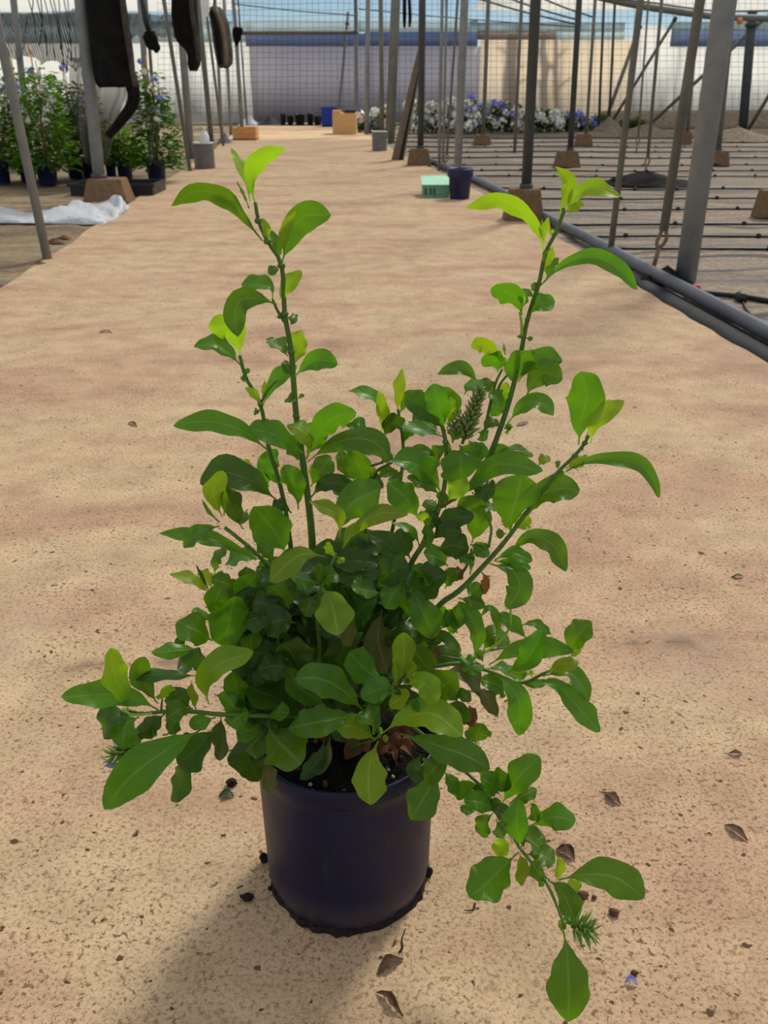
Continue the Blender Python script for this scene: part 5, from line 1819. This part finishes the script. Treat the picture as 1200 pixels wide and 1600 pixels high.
# leaves deep inside the crown, too many and too hidden to pick apart: joined
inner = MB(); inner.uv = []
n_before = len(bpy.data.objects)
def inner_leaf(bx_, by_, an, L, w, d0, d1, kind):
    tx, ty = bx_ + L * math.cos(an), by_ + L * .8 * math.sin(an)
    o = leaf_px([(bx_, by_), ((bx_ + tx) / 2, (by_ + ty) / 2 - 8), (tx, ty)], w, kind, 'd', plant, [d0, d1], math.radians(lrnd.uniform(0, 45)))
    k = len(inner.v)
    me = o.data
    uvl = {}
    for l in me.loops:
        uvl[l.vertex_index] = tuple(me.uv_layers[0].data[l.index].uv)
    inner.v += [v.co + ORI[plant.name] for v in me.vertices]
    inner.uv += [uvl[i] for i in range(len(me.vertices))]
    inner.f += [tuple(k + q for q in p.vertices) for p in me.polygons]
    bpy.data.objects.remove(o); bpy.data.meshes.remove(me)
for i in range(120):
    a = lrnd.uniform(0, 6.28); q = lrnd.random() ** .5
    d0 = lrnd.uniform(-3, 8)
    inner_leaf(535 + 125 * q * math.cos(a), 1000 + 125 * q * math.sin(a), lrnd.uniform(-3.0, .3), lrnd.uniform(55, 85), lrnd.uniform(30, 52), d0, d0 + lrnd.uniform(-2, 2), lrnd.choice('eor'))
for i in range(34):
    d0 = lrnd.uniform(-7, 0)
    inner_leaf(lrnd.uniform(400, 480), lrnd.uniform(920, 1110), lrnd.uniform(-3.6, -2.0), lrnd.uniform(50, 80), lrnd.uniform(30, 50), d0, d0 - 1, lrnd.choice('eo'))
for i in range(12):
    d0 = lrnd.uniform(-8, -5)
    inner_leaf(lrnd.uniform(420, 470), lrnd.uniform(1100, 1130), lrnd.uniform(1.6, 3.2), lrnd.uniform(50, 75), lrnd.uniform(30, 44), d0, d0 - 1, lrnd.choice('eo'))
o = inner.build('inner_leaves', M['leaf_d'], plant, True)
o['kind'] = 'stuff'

# flower spikes: a stalk with rows of small pointed buds
def spike(parent, tl, a, b, d0, d1, n, blen, mat, spread, tips=None, seed=1, thin=.17):
    rr = random.Random(seed)
    A_, B_ = at(*tp(tl, *a), Y0 + d0 / 100), at(*tp(tl, *b), Y0 + d1 / 100)
    ax = (B_ - A_).normalized()
    u = ax.orthogonal().normalized(); v = ax.cross(u)
    mb = MB(); mb.tube([A_, A_.lerp(B_, .5), B_], [.0016, .0013, .0008], 6)
    root = mb.build('flower_spike', M['stem'], STEM[parent], True)
    buds = MB()
    for i in range(n):
        t = i / n
        an = i * 2.4
        o = (u * math.cos(an) + v * math.sin(an))
        p = A_.lerp(B_, .08 + .9 * t) + o * .0012
        dd = (o * spread * (1 - .35 * t) + ax * .8 + Vector((0, 0, .15))).normalized()
        L = blen * rr.uniform(.75, 1.15) * (1 - .4 * t)
        r = L * thin
        buds.tube([p, p + dd * L * .3, p + dd * L * .65, p + dd * L], [r * .4, r, r * .8, r * .12], 6)
    o = buds.build('buds', mat, root, True)
    return root, A_, B_

spike('S3', 'C', (735, 485), (845, 165), 0, .5, 70, .0125, M['bud'], 1.25, seed=3)
spike('S3', 'C', (700, 440), (690, 360), -.2, 0, 14, .011, M['bud'], 1.2, seed=4)
spike('S3', 'C', (770, 420), (705, 300), 0, .2, 16, .010, M['bud'], 1.1, seed=6)
rt, _, _ = spike('S9', 'K', (755, 965), (870, 990), -17.5, -18.6, 34, .022, M['bud_g'], 1.8, seed=7, thin=.085)
rt2, _, _ = spike('S7', 'G', (480, 680), (340, 735), -10.5, -12, 30, .021, M['bud_g'], 1.0, seed=8, thin=.09)
for (a, m_, b, w) in [((400, 770), (350, 785), (298, 785), 34), ((400, 800), (360, 830), (320, 855), 16), ((360, 720), (365, 690), (352, 655), 10), ((320, 760), (300, 750), (276, 738), 9)]:
    P = [at(*tp('G', *q), Y0 - .118) for q in (a, m_, b)]
    mb = MB(); s = .275 * pxsize(P[0]) * w / 2
    mb.tube(catmull(P, 6), [s * .3, s * .5, s * .8, s * 1.0, s * .9, s * .5, s * .1], 7)
    mb.build('petal', M['petal_v'], rt2, True)
print('leaves', NLEAF[0])

# ------------------------------------------------------------------ crumbs and litter on the path
def ring_soil():
    r = random.Random(6); mb = MB(); n = 90
    for k in range(n):
        a = 2 * math.pi * k / n
        w = max(.0012, .002 + .0028 * math.sin(k * .55) * math.sin(k * .23 + 1) + r.uniform(0, .0035))
        if 4.3 < a < 5.2: w += .0025
        c, s = math.cos(a), math.sin(a)
        rin = .0915
        for rad, z in ((rin - .003, .007 + r.uniform(-.004, .006)), (rin + w * .6, .006 + r.uniform(-.002, .004)), (rin + w, .0006)):
            mb.v.append(POT + Vector((rad * c, rad * s, z)))
    for k in range(n):
        k2 = (k + 1) % n
        for j in range(2):
            mb.f.append((k * 3 + j, k * 3 + j + 1, k2 * 3 + j + 1, k2 * 3 + j))
    o = mb.build('soil_ring', M['dark_crumb'])
    tag(o, 'ring of black soil spilled around the foot of the navy pot', 'soil', None, 'stuff')
ring_soil()

def crumb(px, py, w, h, mat, label, seed, rough=.35, cat='crumb', name='soil_crumb'):
    c = ground(px, py); s = pxsize(c)
    mb = MB(); mb.blob(c + Vector((0, 0, h * s * .35)), (w * s / 2, w * s / 2 * .75, h * s * .45), seed, 9, 5, rough)
    return tag(mb.build(name, mat), label, cat, 'crumbs and litter on the path')

crumb(413, 1347, 13, 24, M['dark_crumb'], 'black soil crumb touching the left foot of the pot', 1)
crumb(386, 1405, 20, 12, M['dark_crumb'], 'black soil crumb lying left of the pot', 2)
crumb(423, 1390, 9, 9, M['dark_crumb'], 'small black crumb between the pot and the left soil crumb', 3)
crumb(668, 1369, 14, 26, M['dark_crumb'], 'black soil crumb touching the right foot of the pot', 4)
crumb(567, 1450, 32, 12, M['dark_crumb'], 'black soil crumb at the front foot of the pot', 5)
crumb(910, 1402, 18, 14, M['dry'], 'brown crumb below the large right leaf, left one', 6)
crumb(928, 1404, 9, 8, M['dry'], 'small brown crumb below the large right leaf, right one', 7)
crumb(958, 1429, 17, 14, M['dry'], 'brown crumb right of the hanging bud cluster', 8)
crumb(991, 1523, 12, 10, M['dry'], 'brown crumb just above the fallen violet petal', 9)
crumb(362, 1227, 18, 16, M['dark_crumb'], 'dark soil crumb left of the pot beside a green scrap', 10)

def litter(pts, wpx, mat, label, name='dry_leaf', cat='leaf', curl=.5, seed=1, lift=.004):
    P = catmull([ground(*p) for p in pts], 8)
    s = pxsize(P[4]); mb = MB(); r = random.Random(seed)
    for i, p in enumerate(P):
        t = i / 8
        T = (P[min(8, i + 1)] - P[max(0, i - 1)]).normalized(); S = T.cross(Vector((0, 0, 1)))
        h = max(.08, math.sin(math.pi * min(1, t * 1.05)) ** .8) * wpx * s / 2
        for k in (-1, -.5, 0, .5, 1):
            mb.v.append(p + S * h * k * (1 + r.uniform(-.2, .2)) + Vector((0, 0, .0015 + lift * math.sin(math.pi * t) + curl * h * k * k * r.uniform(.5, 1.2))))
    for i in range(8):
        for k in range(4):
            mb.f.append((i * 5 + k, i * 5 + k + 1, (i + 1) * 5 + k + 1, (i + 1) * 5 + k))
    o = mb.build(name, mat)
    so = o.modifiers.new('thickness', 'SOLIDIFY'); so.thickness = .0006
    return tag(o, label, cat, 'crumbs and litter on the path')

litter([(590, 1525), (605, 1510), (630, 1500)], 16, M['dry'], 'curled grey brown dry leaf in front of the pot', seed=2, curl=.9)
litter([(588, 1552), (605, 1560), (615, 1575), (630, 1590)], 11, M['dry'], 'shrivelled dark dry leaf at the bottom picture edge', seed=3, curl=1.2)
litter([(868, 1330), (884, 1334), (898, 1345)], 20, M['dry'], 'brown folded dry leaf above the large right leaf', seed=4, curl=.8)
litter([(945, 1240), (957, 1250), (970, 1258)], 15, M['dry'], 'grey brown dry leaf on the path right of the lower branch', seed=5, curl=.5)
litter([(1132, 1290), (1150, 1302), (1168, 1315)], 13, M['dry'], 'dry leaf lying at the far right of the path', seed=6, curl=.6)
litter([(1138, 1178), (1150, 1180), (1160, 1178)], 8, M['dry'], 'small brown leaf scrap on the path further up at the right', seed=7)
litter([(1142, 903), (1152, 903), (1162, 901)], 6, M['leaf_d'], 'tiny green leaf scrap at the right side of the path', seed=8)
litter([(806, 666), (816, 664), (826, 660)], 7, M['rust'], 'rust coloured leaf scrap behind the right tall shoot', seed=9)
litter([(155, 521), (165, 519), (176, 521)], 5, M['dry'], 'dark leaf scrap on the path at the upper left', seed=10)
litter([(342, 1245), (352, 1243), (366, 1246)], 14, M['leaf_d'], 'torn green leaf scrap left of the pot', seed=11, curl=.4)
litter([(200, 664), (206, 662), (214, 668)], 6, M['dry'], 'grey scrap on the path left of the toothed leaf', seed=12)
litter([(976, 1537), (985, 1536), (996, 1541)], 9, M['petal_v'], 'fallen violet petal on the path at the lower right', 'fallen_petal', 'petal', 1.0, 13)
def root_bit(pts, rad, label):
    mb = MB(); P = [ground(*p) + Vector((0, 0, .002)) for p in pts]; n = 14; s = pxsize(P[0])
    mb.tube(catmull(P, n), [rad * s * (.4 + .6 * i / n) for i in range(n + 1)], 6)
    tag(mb.build('root_thread', M['dark_crumb'], None, True), label, 'root', 'crumbs and litter on the path')
root_bit([(634, 1452), (628, 1470), (629, 1482), (624, 1490)], 1.8, 'thin dark root thread in front of the pot')
root_bit([(725, 1424), (733, 1425), (740, 1422), (742, 1413)], 1.6, 'thin dark root thread below the large left leaf of the low branch')
root_bit([(935, 1239), (945, 1240), (956, 1242)], 1.2, 'thin dark stalk beside the grey brown dry leaf')
# dry leaves lying on the potting soil
r = random.Random(44)
for i, (px, py) in enumerate([(520, 1175), (540, 1165), (555, 1180), (632, 1180), (645, 1190), (620, 1200), (505, 1195), (600, 1170), (575, 1168), (650, 1175)]):
    c = ground(px, py, .196); an = r.uniform(0, 6.28); L = r.uniform(.018, .034)
    P = [c + Vector((math.cos(an) * L * t, math.sin(an) * L * t, .003 + .012 * math.sin(math.pi * t))) for t in [q / 8 for q in range(9)]]
    o = leaf3d(P, L * .6, 'e', 'k', soil, r.uniform(0, .6), .6, .25, 'fallen_leaf')
